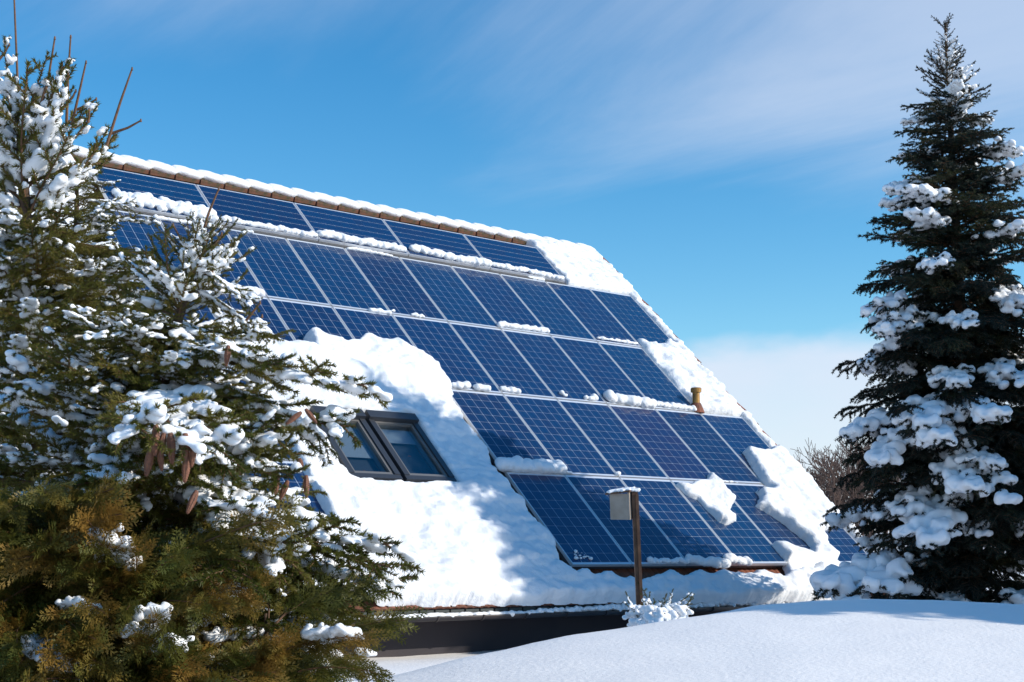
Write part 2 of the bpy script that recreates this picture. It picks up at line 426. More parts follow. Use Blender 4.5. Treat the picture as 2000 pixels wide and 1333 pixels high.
# ridge tiles
rt_V = []; rt_F = []
n = 10; RL = 0.40
for j, (x, r) in enumerate(((0, .137), (0.05, .142), (0.06, .128), (RL + 0.03, .112))):
    for i in range(n + 1):
        a = math.radians(-28 + 236 * i / n)
        rt_V.append((x, r * math.cos(a), r * 0.95 * math.sin(a)))
for j in range(3):
    for i in range(n):
        a = j * (n + 1) + i; rt_F.append((a, a + 1, a + n + 2, a + n + 1))
rt_F.append(tuple(range(n, -1, -1))); rt_F.append(tuple(3 * (n + 1) + i for i in range(n + 1)))
ridge_me = mesh('ridge_tile', rt_V, rt_F, False); ridge_me.materials.append(M['ridge_tile'])
RC = rp(0, VT + 0.03, WT - 0.015)
nrt = int((UR + 2.6) / RL)
for i in range(nrt):
    t = link('ridge_tile', ridge_me, roof)
    t.location = hx((UR - RL - 0.02 - i * RL, RC[1], RC[2] + random.uniform(-.006, .006)))
# verge tiles down the right gable
vm = MB()
vm.box(0, 0.10, 0, TV + 0.03, -0.015, 0.035, lambda x, y, z: np.array([x, 0, 0]) + y * DV + (z + 0.03 * y / TV) * DN)
vm.box(0.075, 0.10, 0, TV + 0.02, -0.14, -0.015, lambda x, y, z: np.array([x, 0, 0]) + y * DV + (z + 0.03 * y / TV) * DN)
verge_me = mesh('verge_tile', vm.V, vm.F); verge_me.materials.append(M['tile'])
for k in range(26):
    t = link('verge_tile', verge_me, roof)
    t.location = rb(UR - 0.035, VT + 0.1 + k * TV, WT + 0.055)
    t.rotation_euler = (random.uniform(-.02, .02), random.uniform(-.03, .03), random.uniform(-.02, .02))
# walls
wall_y = eave_p[1] + 0.42
wz1 = eave_p[2] - 0.05
def wallbox(name, x0, x1, y0, y1, z0, z1):
    return MB().box(x0, x1, y0, y1, z0, z1, lambda x, y, z: hx((x, y, z))).build(name, M['wall'], house)
wallbox('wall', UL + 0.2, 0.78, wall_y, wall_y + 0.3, -0.6, wz1)
wallbox('wall', 0.785, UR - 0.35, wall_y + 0.035, wall_y + 0.3, -0.6, wz1)
gw = MB()
for x in (UL + 0.2, UR - 0.6):
    y0, y1 = wall_y + 0.31, 2 * ridge_p[1] - wall_y - 0.31
    V = [(x, y0, -0.6), (x, y1, -0.6), (x, y1, wz1), (x, ridge_p[1], ridge_p[2] - 0.35), (x, y0, wz1)]
    V += [(a + 0.25, b, c) for a, b, c in V]
    gw.add([hx(v) for v in V], [(4, 3, 2, 1, 0), (5, 6, 7, 8, 9), (0, 1, 6, 5), (1, 2, 7, 6), (2, 3, 8, 7), (3, 4, 9, 8), (4, 0, 5, 9)])
gw.build('gable_wall', M['wall'], house)
wallbox('wall', UL + 0.2, UR - 0.35, 2 * ridge_p[1] - wall_y - 0.3, 2 * ridge_p[1] - wall_y, -0.6, wz1)
# eave comb blocks, fascia, gutter with joints
fy, fz = eave_p[1] + 0.02, eave_p[2] - 0.06
MB().box(UL, UR, fy + 0.02, fy + 0.05, fz - 0.12, fz - 0.015, lambda x, y, z: hx((x, y, z))).build('fascia_board', M['gutter'], house)
cbm = MB().box(0.012, TU - 0.012, -0.02, 0.015, -0.045, 0.0)
comb_me = mesh('comb_block', cbm.V, cbm.F); comb_me.materials.append(M['comb'])
for i in range(int((UR + 2.2) / TU)):
    c = link('comb_block', comb_me, house); c.location = hx((UR - (i + 1) * TU, fy, fz - 0.005))
GY, GZc, GR = fy - 0.055, fz - 0.068, 0.052
gu = MB(); ng = 10
V = []; F = []
for x in (UL, UR + 0.02):
    for r in (GR, GR - 0.006):
        for i in range(ng + 1):
            a = math.pi + math.pi * i / ng
            V.append(hx((x, GY + r * math.cos(a), GZc + r * math.sin(a))))
m_ = ng + 1
for i in range(ng):
    F += [(i, i + 1, 2 * m_ + i + 1, 2 * m_ + i), (m_ + i, 3 * m_ + i, 3 * m_ + i + 1, m_ + i + 1), (i, m_ + i, m_ + i + 1, i + 1), (2 * m_ + i, 2 * m_ + i + 1, 3 * m_ + i + 1, 3 * m_ + i)]
F += [(0, 2 * m_, 3 * m_, m_), (ng, m_ + ng, 3 * m_ + ng, 2 * m_ + ng)]
gu.add(V, F); gutter = gu.build('gutter', M['gutter'], house, True)
bm_ = MB()
bm_.lathe([(GR + 0.009, -0.010), (GR + 0.009, 0.010)], 20, frame=np.array([[0, 0, 1], [1, 0, 0], [0, 1, 0]], float))
V = [v for v in bm_.V]
V = [(x, y, min(z, 0.004)) for x, y, z in V]
brk_me = mesh('gutter_bracket', V, bm_.F); brk_me.materials.append(M['gutter'])
for i in range(14):
    b = link('gutter_bracket', brk_me, gutter); b.location = hx((UR - 0.4 - i * 0.62, GY, GZc))

# roof windows -----------------------------------------------------
def skylight(u0, u1, v0, v1, blind):
    f = MB()
    f.box(u0, u1, v0, v0 + 0.13, -0.14, 0.075, rb)                       # head cover
    f.box(u0, u0 + 0.075, v0 + 0.13, v1 - 0.07, -0.14, 0.03, rb); f.box(u1 - 0.075, u1, v0 + 0.13, v1 - 0.07, -0.14, 0.03, rb)
    f.box(u0, u1, v1 - 0.07, v1, -0.14, 0.022, rb)
    fr = f.build('skylight', M['sky_frame'], house)
    s = MB()
    a, b, c, d = u0 + 0.078, u1 - 0.078, v0 + 0.133, v1 - 0.073
    s.box(a, b, c, c + 0.03, -0.10, 0.012, rb); s.box(a, b, d - 0.05, d, -0.10, 0.008, rb)
    s.box(a, a + 0.035, c + 0.03, d - 0.05, -0.10, 0.010, rb); s.box(b - 0.035, b, c + 0.03, d - 0.05, -0.10, 0.010, rb)
    s.build('sash', M['sash'], fr)
    a += 0.035; b -= 0.035; c += 0.03; d -= 0.05
    MB().box(a, b, c, d, -0.022, -0.016, rb).build('pane', M['glass'], fr)
    MB().box(a, b, c, d, -0.13, -0.125, rb).build('dark_room_sheet', M['room'], fr)  # dark sheet below the pane, its colour stands in for the unlit room
    MB().box(a + 0.01, b - 0.01, c, c + (d - c) * blind, -0.085, -0.08, rb).build('blind', M['blind'], fr)
skylight(0.33, 1.07, 4.06, 5.27, 0.28)
skylight(-0.45, 0.27, 4.06, 5.27, 0.62)

# vent pipe --------------------------------------------------------
vb = rp(*uv(1360, 794, 0.03), 0.03)
vent = empty('vent_pipe', vb)
tag(vent, 'golden brown metal vent pipe with cap poking out of the roof snow', 'vent pipe')
MB().lathe([(0.058, -0.15), (0.058, 0.215)], 20).build('pipe', M['copper'], vent, False)
MB().lathe([(0.062, 0.213), (0.084, 0.217), (0.087, 0.275), (0.074, 0.288), (0.02, 0.291)], 20).build('cap', M['copper'], vent, False)
MB().lathe([(0.13, -0.10), (0.10, -0.02), (0.07, 0.05)], 16, org=(0.0, 0.0, 0)).build('flashing', M['tile'], vent, False)

# ------------------------------------------------------------------ solar panels
ASP = 1.672
CS, CP = 0.1532, 0.1580
CX, CY = 0.1514, 0.1536
cm = MB(); e = 0.004
cm.add([(-CX/2 + e, -CY/2, 0), (CX/2 - e, -CY/2, 0), (CX/2, -CY/2 + e, 0), (CX/2, CY/2 - e, 0), (CX/2 - e, CY/2, 0), (-CX/2 + e, CY/2, 0), (-CX/2, CY/2 - e, 0), (-CX/2, -CY/2 + e, 0)] , [tuple(range(8))])
cm.V += [(x, y, -0.0012) for x, y, z in cm.V]
cm.F += [tuple(range(15, 7, -1))] + [(i, i + 8, (i + 1) % 8 + 8, (i + 1) % 8) for i in range(8)]
cell_me = {}
for k in ('cell', 'cell_violet', 'cell_teal', 'cell_dark'):
    c = mesh('solar_cell', cm.V, cm.F); c.materials.append(M[k]); cell_me[k] = c
def panel_meshes(w, h):
    fw, ft, fd = 0.013, 0.0025, -0.040
    f = MB()
    f.box(-w/2, w/2, -h/2, -h/2 + fw, fd, ft); f.box(-w/2, w/2, h/2 - fw, h/2, fd, ft)
    f.box(-w/2, -w/2 + fw, -h/2 + fw, h/2 - fw, fd, ft); f.box(w/2 - fw, w/2, -h/2 + fw, h/2 - fw, fd, ft)
    fm = mesh('frame', f.V, f.F); fm.materials.append(M['alu'])
    b = MB().box(-w/2 + fw, w/2 - fw, -h/2 + fw, h/2 - fw, -0.006, -0.0018)
    bm = mesh('backsheet', b.V, b.F); bm.materials.append(M['backsheet'])
    return fm, bm
PW, PH = 0.984, 1.652
port, land = panel_meshes(PW, PH), panel_meshes(1.608, 0.984)
ORD = ['first', 'second', 'third', 'fourth', 'fifth', 'sixth', 'seventh', 'eighth', 'ninth', 'tenth', 'eleventh']
RB = Matrix(((1, 0, 0), (0, -DV[1], DN[1]), (0, -DV[2], DN[2])))       # local x = u, y = up slope, z = normal
PRG = random.Random(19)
def solar_panel(u, v, w, landscape, label, kind='cell', px=1.0):
    if kind == 'cell': kind = PRG.choice(('cell', 'cell', 'cell_teal', 'cell_dark'))
    fm, bm = land if landscape else port
    p = empty('solar_panel', rp(u, v, w))
    p.rotation_euler = RB.to_euler()
    tag(p, label, 'solar panel', 'solar panels mounted on the snowy roof')
    link('frame', fm, p); link('backsheet', bm, p)
    nx, ny = (10, 6) if landscape else (6, 10)
    sx, sy = (px, CP) if landscape else (CP, px)
    for i in range(nx):
        for j in range(ny):
            c = link('solar_cell', cell_me[kind], p)
            c.location = ((i - (nx - 1) / 2) * (CP if not landscape else 0.1565), (j - (ny - 1) / 2) * CP, 0)
            if landscape: c.rotation_euler = (0, 0, math.pi / 2)
    return p
for i in range(5):
    solar_panel(6.43 - 1.625 * (i + 0.5), -0.505, 0.062, True, 'sideways solar panel in top row under the ridge, %s from the right gable' % ORD[i])
ROWS = {1: (list(range(7, -3, -1)), 'second row from the ridge'), 2: (list(range(6, -3, -1)), 'middle row above the skylight snow'),
        3: ([7, 6, 5, 4, 3, 2], 'fourth row from the ridge'), 4: ([7, 6, 5, 4, 3, 2], 'lowest row above the gutter')}
for r, (ks, nm) in ROWS.items():
    for q, k in enumerate(ks):
        kind = 'cell_violet' if (r, k) in ((3, 5),) else 'cell'
        lab = 'upright solar panel in the %s, %s from the right gable' % (nm, ORD[q])
        if (r, k) == (3, 5): lab = 'violet-tinted upright solar panel, third from right in fourth row from the ridge'
        if (r, k) == (4, 5): lab = 'upright solar panel in lowest row with a slab of snow lying across its top'
        if (r, k) == (4, 2): lab = 'upright shaded solar panel at the left end of the lowest row'
        if (r, k) == (4, 7): lab = 'shaded solar panel at lower right roof corner beside the tall spruce'
        solar_panel(k + 0.5, (r - 0.5) * ASP, 0.0, False, lab, kind)
for q, (k, r) in enumerate(((-2, 3), (-2, 4))):
    solar_panel(k + 0.48, (r - 0.5) * ASP, 0.0, False, 'upright solar panel left of the skylights behind the spruce, %s one' % ('upper', 'lower')[q])
# mounting rails in the gap below the panels
for (u0, u1, v) in ((-1.75, 6.47, 0.03),):
    MB().box(u0, u1, v - 0.055, v - 0.012, -0.02, 0.018, lambda x, y, z: rp(x, y, z)).build('mounting_rail', M['rail'])
tag(bpy.data.objects['mounting_rail'], 'dark grey metal rail under the top row of solar panels', 'rail')
for nm, u0, u1, v0, v1, lab in (('mounting_rail', 2.0, 7.0, 6.60, 6.65, 'dark metal rail under lower edge of the lowest solar panel row'),
                               ('mounting_rail', 2.02, 2.06, 3.40, 6.60, 'dark metal rail along the left edge of the two lowest solar panel rows')):
    tag(MB().box(u0, u1, v0, v1, -0.10, -0.042, lambda x, y, z: rp(x, y, z)).build(nm, M['rail']), lab, 'rail')

# ------------------------------------------------------------------ snow on the roof
def bl(poly_px, w=0.0): return [uv(x, y, w) for x, y in poly_px]
def snow_sheet(name, poly, T, base, label, res=0.025, edge=0.09, rag=0.05, rags=6.0, seed=0, holes=(), holes_rag=0.02, course=0.016, lump=0.5):
    """a blanket of snow lying on the slope inside poly (u, v); base(U, V) is what it lies on"""
    pu = [p[0] for p in poly]; pv = [p[1] for p in poly]
    U, V = np.meshgrid(np.arange(min(pu) - 0.12, max(pu) + 0.12, res), np.arange(min(pv) - 0.12, max(pv) + 0.12, res))
    d = polydist(U, V, poly) + rag * fbm(U * rags, V * rags, seed, 4, 0.6)
    for h in holes:
        d = np.minimum(d, -polydist(U, V, h) + holes_rag * fbm(U * 6, V * 6, seed + 3, 3))
    gv, gu = np.gradient(d, res)
    gl = np.hypot(gu, gv) + 1e-6
    out = d < 0                                               # pull the outer ring of vertices onto the outline
    sh = np.where(out, np.clip(-d / gl, 0, res * 0.75), 0)
    U2 = U + gu / gl * sh; V2 = V + gv / gl * sh
    x = np.clip(d / edge, 0, 1)
    prof = np.sqrt(np.clip(1 - (1 - x) ** 2, 0, 1))
    tt = T * (1 + lump * fbm(U * 1.3, V * 1.3, seed + 11, 3) + 0.55 * lump * fbm(U * 5, V * 5, seed + 21, 4, 0.6))
    tt = tt + course * (np.mod((V - VT) / TV, 1.0) - 0.5) + 0.5 * course * np.abs(np.cos(np.pi * (U - UL) / TU)) + 0.011 * fbm(U * 10, V * 12, seed + 31, 4, 0.65)
    B = base(U, V)
    top = B + np.maximum(tt, 0.02) * prof
    bot = B - 0.004 - 0.0 * U
    keep = np.zeros(d.shape, bool)
    q = (d[:-1, :-1] > 0) | (d[1:, :-1] > 0) | (d[:-1, 1:] > 0) | (d[1:, 1:] > 0)
    keep[:-1, :-1] |= q; keep[1:, :-1] |= q; keep[:-1, 1:] |= q; keep[1:, 1:] |= q
    idm = -np.ones(d.shape, np.int64); idm[keep] = np.arange(keep.sum())
    n = keep.sum()
    def pts(w): return O0 + U2[keep][:, None] * np.array([1, 0, 0]) + V2[keep][:, None] * DV + w[keep][:, None] * DN
    VV = np.concatenate([pts(np.where(out, B, top)), pts(np.where(out, B, bot))])
    a, b, c, e = idm[:-1, :-1][q], idm[1:, :-1][q], idm[1:, 1:][q], idm[:-1, 1:][q]
    F = np.concatenate([np.stack([a, b, c, e], 1), np.stack([a + n, e + n, c + n, b + n], 1)])
    o = link(name, mesh(name, VV, F, True), None, [M['snow']])
    return tag(o, label, 'snow', kind='stuff')
on_tile = lambda U, V: np.full(U.shape, WT + 0.0)
on_panel = lambda U, V: np.full(U.shape, 0.0)
def mid_base(U, V):
    over = 1 / (1 + np.exp((V - 3.36) / 0.03))
    over = np.maximum(over, 1 / (1 + np.exp((U + 1.03) / 0.03)))
    return WT + over * (0.0 - WT)
win_hole = [(-0.46, 4.03), (1.08, 4.03), (1.08, 5.27), (-0.46, 5.27)]
mid = bl([(400, 640), (470, 640), (490, 655), (505, 655), (522, 670), (548, 688), (588, 695), (603, 696), (592, 660), (604, 656), (622, 664), (640, 672), (655, 679), (690, 680),
          (704, 666), (716, 665), (745, 679), (766, 677), (800, 696), (834, 707), (852, 728), (867, 748), (892, 772), (884, 790), (903, 822), (928, 849), (955, 876),
          (965, 908), (983, 932), (1005, 960), (1032, 999), (1060, 1036), (1082, 1063), (1102, 1106), (1120, 1119), (1145, 1116), (1151, 1124), (1172, 1119), (1190, 1117),
          (1205, 1127), (1230, 1123), (1244, 1132), (1266, 1126), (1290, 1117), (1309, 1113), (1327, 1124), (1345, 1116), (1361, 1110), (1383, 1117), (1411, 1115), (1440, 1117), (1466, 1121),
          (1477, 1111), (1506, 1122), (1522, 1126), (1551, 1114), (1580, 1108), (1600, 1100), (1640, 1163), (1560, 1163.5), (1400, 1164), (1200, 1165), (1000, 1166.5), (800, 1168), (500, 1170), (500, 1060), (655, 1036), (528, 805), (482, 732), (430, 700)])
snow_sheet('roof_snow', mid, 0.175, mid_base, 'thick lit and shaded snow round the skylights down to the gutter', holes=[win_hole], seed=1, edge=0.065)
right = bl([(1446, 882), (1466, 887), (1495, 889), (1504, 880), (1514, 876), (1534, 893), (1580, 948), (1627, 1008), (1634, 1026), (1606, 1036), (1601, 1049), (1610, 1067), (1616, 1081), (1646, 1106),
            (1662, 1120), (1640, 1150), (1560, 1150), (1540, 1108), (1524, 1084), (1507, 1064), (1529, 1069), (1560, 1078), (1581, 1092), (1584, 1070), (1560, 1049), (1540, 1032), (1520, 1017), (1498, 1003), (1477, 992),
            (1484, 977), (1475, 962), (1502, 963), (1506, 958), (1486, 940), (1468, 915), (1457, 896)])
def right_base(U, V): return np.where(V < 6.62, 0.0, WT + 0.02) * 1.0
snow_sheet('roof_snow', right, 0.13, right_base, 'snow sliding over the lower right panels beside the gable edge', seed=2, edge=0.06, rag=0.045)
snow_sheet('roof_snow', [(6.52, -1.42), (8.215, -1.42), (8.215, 0.10), (8.05, -0.06), (6.55, -0.04)], 0.15, on_tile, 'snow on the top right roof corner beside the ridge end', seed=3, edge=0.07, rag=0.02, course=0.035)
snow_sheet('roof_snow', bl([(1240, 661), (1262, 669), (1290, 673), (1300, 665), (1322, 678), (1338, 690), (1466, 822), (1452, 813), (1364, 803), (1330, 765), (1290, 722), (1258, 686)]), 0.20, on_tile,
           'snow patch round the vent pipe at the right gable', seed=4, edge=0.08, rag=0.02, course=0.03)
snow_sheet('roof_snow', [(8.03, -0.2), (8.215, -0.2), (8.215, 1.9), (8.03, 1.75)], 0.145, on_tile, 'thin snow strip on the gable edge beside the second row of panels', seed=5, edge=0.05, rag=0.012, course=0.03)
snow_sheet('roof_snow', [(8.03, 3.2), (8.215, 3.2), (8.215, 4.3), (8.03, 4.3)], 0.145, on_tile, 'thin snow strip on the gable edge beside the fourth row of panels', seed=6, edge=0.05, rag=0.012, course=0.03)
snow_sheet('roof_snow', [(8.03, 5.4), (8.215, 5.4), (8.215, 6.9), (8.03, 6.9)], 0.17, on_tile, 'thin snow strip at the foot of the gable edge beside the spruce', seed=7, edge=0.05, rag=0.012, course=0.03)
slab = bl([(1320, 948), (1345, 950), (1360, 942), (1378, 940), (1384, 930), (1400, 940), (1408, 952), (1418, 966), (1432, 982), (1426, 992), (1424, 1004), (1436, 1012), (1432, 1022), (1416, 1027), (1402, 1020), (1382, 1000), (1362, 978), (1340, 968)])
snow_sheet('snow_slab', slab, 0.105, on_panel, 'slid slab of snow lying on the lowest row of solar panels', res=0.014, seed=8, edge=0.07, rag=0.03, rags=9, lump=0.6, course=0.0)
snow_sheet('roof_snow', [(-4.98, -1.4), (-1.78, -1.4), (-1.78, 0.05), (-2.1, 0.1), (-2.1, 7.15), (-4.98, 7.15)], 0.17, on_tile, 'snow on the roof left of the panels behind the spruces', res=0.05, seed=9)
# metaball-like lumps ------------------------------------------------
def gn_blob():
    ng = bpy.data.node_groups.new('blob', 'GeometryNodeTree')
    ng.interface.new_socket('Geometry', in_out='INPUT', socket_type='NodeSocketGeometry')
    ng.interface.new_socket('Geometry', in_out='OUTPUT', socket_type='NodeSocketGeometry')
    gi = ng.nodes.new('NodeGroupInput'); go = ng.nodes.new('NodeGroupOutput')
    na = ng.nodes.new('GeometryNodeInputNamedAttribute'); na.data_type = 'FLOAT'; na.inputs['Name'].default_value = 'rad'
    mp = ng.nodes.new('GeometryNodeMeshToPoints'); pv = ng.nodes.new('GeometryNodePointsToVolume'); vm = ng.nodes.new('GeometryNodeVolumeToMesh')
    pv.resolution_mode = 'VOXEL_SIZE'
    L = ng.links
    L.new(gi.outputs[0], mp.inputs['Mesh']); L.new(na.outputs['Attribute'], mp.inputs['Radius'])
    L.new(mp.outputs[0], pv.inputs['Points']); L.new(na.outputs['Attribute'], pv.inputs['Radius'])
    L.new(pv.outputs[0], vm.inputs['Volume']); vm.inputs['Threshold'].default_value = 0.12
    L.new(vm.outputs[0], go.inputs[0])
    return ng, pv
BLOB, BLOB_PV = gn_blob()
def blobs(name, pts, rad, voxel, squash=0.75, smooth=4, material='tree_snow', rough=0.22):
    """one soft lump of snow grown round many points"""
    pts = np.asarray(pts, float).copy(); pts[:, 2] /= squash
    me = bpy.data.meshes.new('src'); me.vertices.add(len(pts)); me.vertices.foreach_set('co', pts.astype(np.float32).ravel())
    at_ = me.attributes.new('rad', 'FLOAT', 'POINT'); at_.data.foreach_set('value', np.asarray(rad, np.float32))
    me.update()
    o = bpy.data.objects.new('src', me); COL.objects.link(o)
    md = o.modifiers.new('b', 'NODES'); md.node_group = BLOB; BLOB_PV.inputs['Voxel Size'].default_value = voxel
    sm = o.modifiers.new('s', 'SMOOTH'); sm.factor = 0.5; sm.iterations = smooth
    dg = bpy.context.evaluated_depsgraph_get(); dg.update()
    out = bpy.data.meshes.new_from_object(o.evaluated_get(dg))
    bpy.data.objects.remove(o); bpy.data.meshes.remove(me)
    out.name = name
    n = len(out.vertices)
    if n:
        co = np.empty(n * 3, np.float32); out.vertices.foreach_get('co', co); co = co.reshape(-1, 3); co[:, 2] *= squash
        out.vertices.foreach_set('co', co.ravel())
        out.polygons.foreach_set('use_smooth', np.ones(len(out.polygons), bool))
    if n and rough > 0:
        nn = np.empty(n * 3, np.float32); out.vertices.foreach_get('co', co.ravel()); out.update()
        out.vertices.foreach_get('normal', nn); nn = nn.reshape(-1, 3)
        q = np.zeros(n)
        for k_, (fx, fy, fz, ph) in enumerate(((1.0, .7, -.4, 0), (-.6, 1.1, .5, 1), (.3, -.8, 1.2, 2), (1.7, 1.2, .9, 3), (-1.5, 1.9, -1.1, 4), (2.3, -2.1, 1.7, 5))):
            q += np.sin((co[:, 0] * fx + co[:, 1] * fy + co[:, 2] * fz) * 0.55 / voxel + ph + 2 * np.sin(co[:, (k_ + 1) % 3] * 0.2 / voxel)) / (1 + 0.35 * k_)
        co = co + nn * (q * rough * voxel)[:, None]
        out.vertices.foreach_set('co', co.astype(np.float32).ravel())
    out.materials.clear(); out.materials.append(M[material])
    out.update()
    return out
def ledge(px, w, r0, r1, label, seed, dens=60, back=0.05, gap=0.0, hgt=0.6):
    """lumps of snow caught along a line of the roof; px is a pixel polyline on plane w"""
    rg = np.random.default_rng(seed)
    q = [rp(*uv(x, y, w), w) for x, y in px]
    P, Rr = [], []
    for a, b in zip(q[:-1], q[1:]):
        L = np.linalg.norm(b - a); k = max(3, int(L * dens))
        for i in range(k):
            t = (i + rg.random()) / k
            g_ = vnoise(np.array([t * L * 4.0 + a[0] * 4]), np.array([seed * 1.7]), 3)[0]
            if g_ < gap - 1 and len(P) > 3: continue
            r = (r0 + (r1 - r0) * rg.random() * (0.6 + 0.6 * max(g_, 0))) * (0.80 if w > 0.01 else 0.92) * (0.75 + 0.5 * rg.random())
            P.append(a + (b - a) * t - DV * rg.random() * back + DN * r * hgt); Rr.append(r)
    me = blobs('ledge_snow', np.array(P), Rr, 0.016, 0.95, 3, 'snow', 0.12)
    tag(link('ledge_snow', me), label, 'snow', kind='stuff')
LEDGES = [
    ([(232, 398), (330, 415), (425, 435)], 0.062, 0.05, 0.085, 'thick roll of snow under the leftmost top row panels', 90, 0.24, 0.0),
    ([(300, 427), (365, 437), (432, 446)], 0.0, 0.025, 0.045, 'snow strip on the upper edge of the second row at left', 80, 0.0, 0.0),
    ([(436, 432), (520, 447), (580, 458), (620, 465)], 0.062, 0.035, 0.06, 'snow roll under second top row panel from the left', 80, 0.05, 0.2),
    ([(622, 461), (700, 476), (790, 492)], 0.062, 0.045, 0.075, 'snow roll under the middle top row panel', 90, 0.07, 0.1),
    ([(803, 490), (850, 500), (900, 512), (955, 521)], 0.062, 0.045, 0.075, 'snow roll under second top row panel from the right', 90, 0.07, 0.1),
    ([(962, 521), (1030, 533), (1100, 548)], 0.062, 0.04, 0.062, 'snow roll under the rightmost top row panel', 90, 0.05, 0.0),
    ([(676, 486), (720, 493), (765, 502)], 0.0, 0.022, 0.036, 'thin snow strip below the top row rail at centre', 80, 0.0, 0.0),
    ([(480, 453), (495, 456)], 0.0, 0.02, 0.03, 'small snow lump below the top row rail at left', 80, 0.0, 0.0),
    ([(1030, 543), (1062, 549)], 0.0, 0.022, 0.034, 'small snow lump below the top row rail at right', 80, 0.0, 0.0),
    ([(395, 562), (440, 568), (512, 579)], 0.0, 0.04, 0.07, 'snow roll between second and middle panel rows beside the spruce', 90, 0.07, 0.1),
    ([(722, 609), (760, 614)], 0.0, 0.025, 0.045, 'small snow lump between second and middle rows left of centre', 80, 0.03, 0.3),
    ([(766, 611), (790, 614), (820, 621), (868, 627)], 0.0, 0.02, 0.05, 'ragged snow crumbs between second and middle rows at centre', 70, 0.04, 0.7),
    ([(974, 638), (1010, 642), (1070, 650)], 0.0, 0.03, 0.055, 'snow roll between second and middle rows right of centre', 90, 0.04, 0.3),
    ([(1166, 662), (1200, 667), (1246, 674)], 0.0, 0.02, 0.035, 'thin snow strip between second and middle rows near the gable', 80, 0.02, 0.2),
    ([(884, 757), (905, 757), (955, 765)], 0.0, 0.035, 0.065, 'snow lumps under the middle row beside the skylight snow', 90, 0.05, 0.3),
    ([(980, 764), (1014, 769)], 0.0, 0.025, 0.05, 'small snow pile under the middle row left of centre', 90, 0.05, 0.2),
    ([(1098, 774), (1125, 778), (1168, 783)], 0.0, 0.02, 0.055, 'scattered snow lumps under the middle row at centre', 60, 0.05, 0.95),
    ([(1188, 783), (1220, 788), (1276, 797)], 0.0, 0.055, 0.085, 'big snow roll on top edge of the violet panel', 110, 0.08, 0.1),
    ([(1282, 793), (1320, 798), (1360, 803)], 0.0, 0.03, 0.055, 'snow roll under the middle row beside the vent pipe', 90, 0.05, 0.4),
    ([(978, 916), (1020, 920), (1060, 922), (1098, 923)], 0.0, 0.06, 0.095, 'big shaded snow roll at the left end of the fourth panel row', 110, 0.10, 0.2),
    ([(1104, 924), (1118, 927)], 0.0, 0.02, 0.03, 'tiny snow lump under the fourth row left of centre', 80, 0.03, 0.2),
    ([(1204, 930), (1240, 930), (1284, 933)], 0.0, 0.025, 0.055, 'small snow lumps under the fourth row above the bird box', 80, 0.05, 0.5),
    ([(1408, 942), (1440, 944)], 0.0, 0.015, 0.025, 'thin snow strip under the fourth row near the right gable snow', 80, 0.02, 0.4),
    ([(1125, 1098), (1160, 1100)], 0.0, 0.015, 0.03, 'thin snow drift on the lower left panel corner', 80, 0.20, 0.3),
    ([(1270, 1101), (1320, 1100), (1345, 1101)], 0.0, 0.02, 0.05, 'ragged snow on bottom edge of lowest row behind the post', 70, 0.05, 0.5),
    ([(1345, 1098), (1380, 1104), (1420, 1108)], 0.0, 0.04, 0.075, 'snow pile hanging from bottom edge of the lowest panel row', 90, 0.04, 0.3),
    ([(1420, 1098), (1460, 1103)], 0.0, 0.045, 0.07, 'snow lump on bottom edge of the panel under the snow slab', 90, 0.06, 0.2),
]
for i, (px, w, a, b, lab, dens, back, gap) in enumerate(LEDGES):
    ledge(px, w, a, b, lab, 100 + i, dens, back, gap)
# ridge cap: one pillow per ridge tile
P, Rr = [], []
for i in range(nrt):
    for t in np.linspace(0.02, RL - 0.02, 12):
        s = t / RL
        for dy in (-0.105, -0.075, -0.03, 0.02, 0.07):
            r = 0.046 + 0.016 * math.sin(math.pi * s) + random.uniform(-.002, .002)
            P.append((UR - RL - 0.02 - i * RL + t, RC[1] + dy, RC[2] + 0.138 - abs(dy) ** 2 * 6.5 - 0.03 * s + 0.012)); Rr.append(r)
tag(link('ridge_snow', blobs('ridge_snow', P, Rr, 0.02, 0.9, 5, 'snow', 0.0)), 'long scalloped snow cap along the roof ridge', 'snow', kind='stuff')
# snow lying in the gutter
P, Rr = [], []
for x in np.arange(-2.2, 6.6, 0.022):
    hgt = 0.5 + 0.5 * vnoise(np.array([x * 1.1]), np.array([0.5]), 4)[0]
    if x > 1.2: hgt += 0.25
    for k in range(2):
        P.append((x, GY + random.uniform(-.03, .04), GZc + 0.004 + (0.065 * max(hgt - 0.45, 0) / 0.5) * random.random())); Rr.append(0.020 + 0.016 * random.random() + 0.02 * max(hgt - 0.5, 0))
tag(link('gutter_snow', blobs('gutter_snow', P, Rr, 0.018, 0.9, 3, 'snow')), 'uneven strip of snow lying in the gutter under the eave', 'snow', kind='stuff')
# red tile poking out of the top right snow
th = link('roof_tile', tile_me, roof); th.location = rb(*uv(1150, 535, -0.02), -0.01)

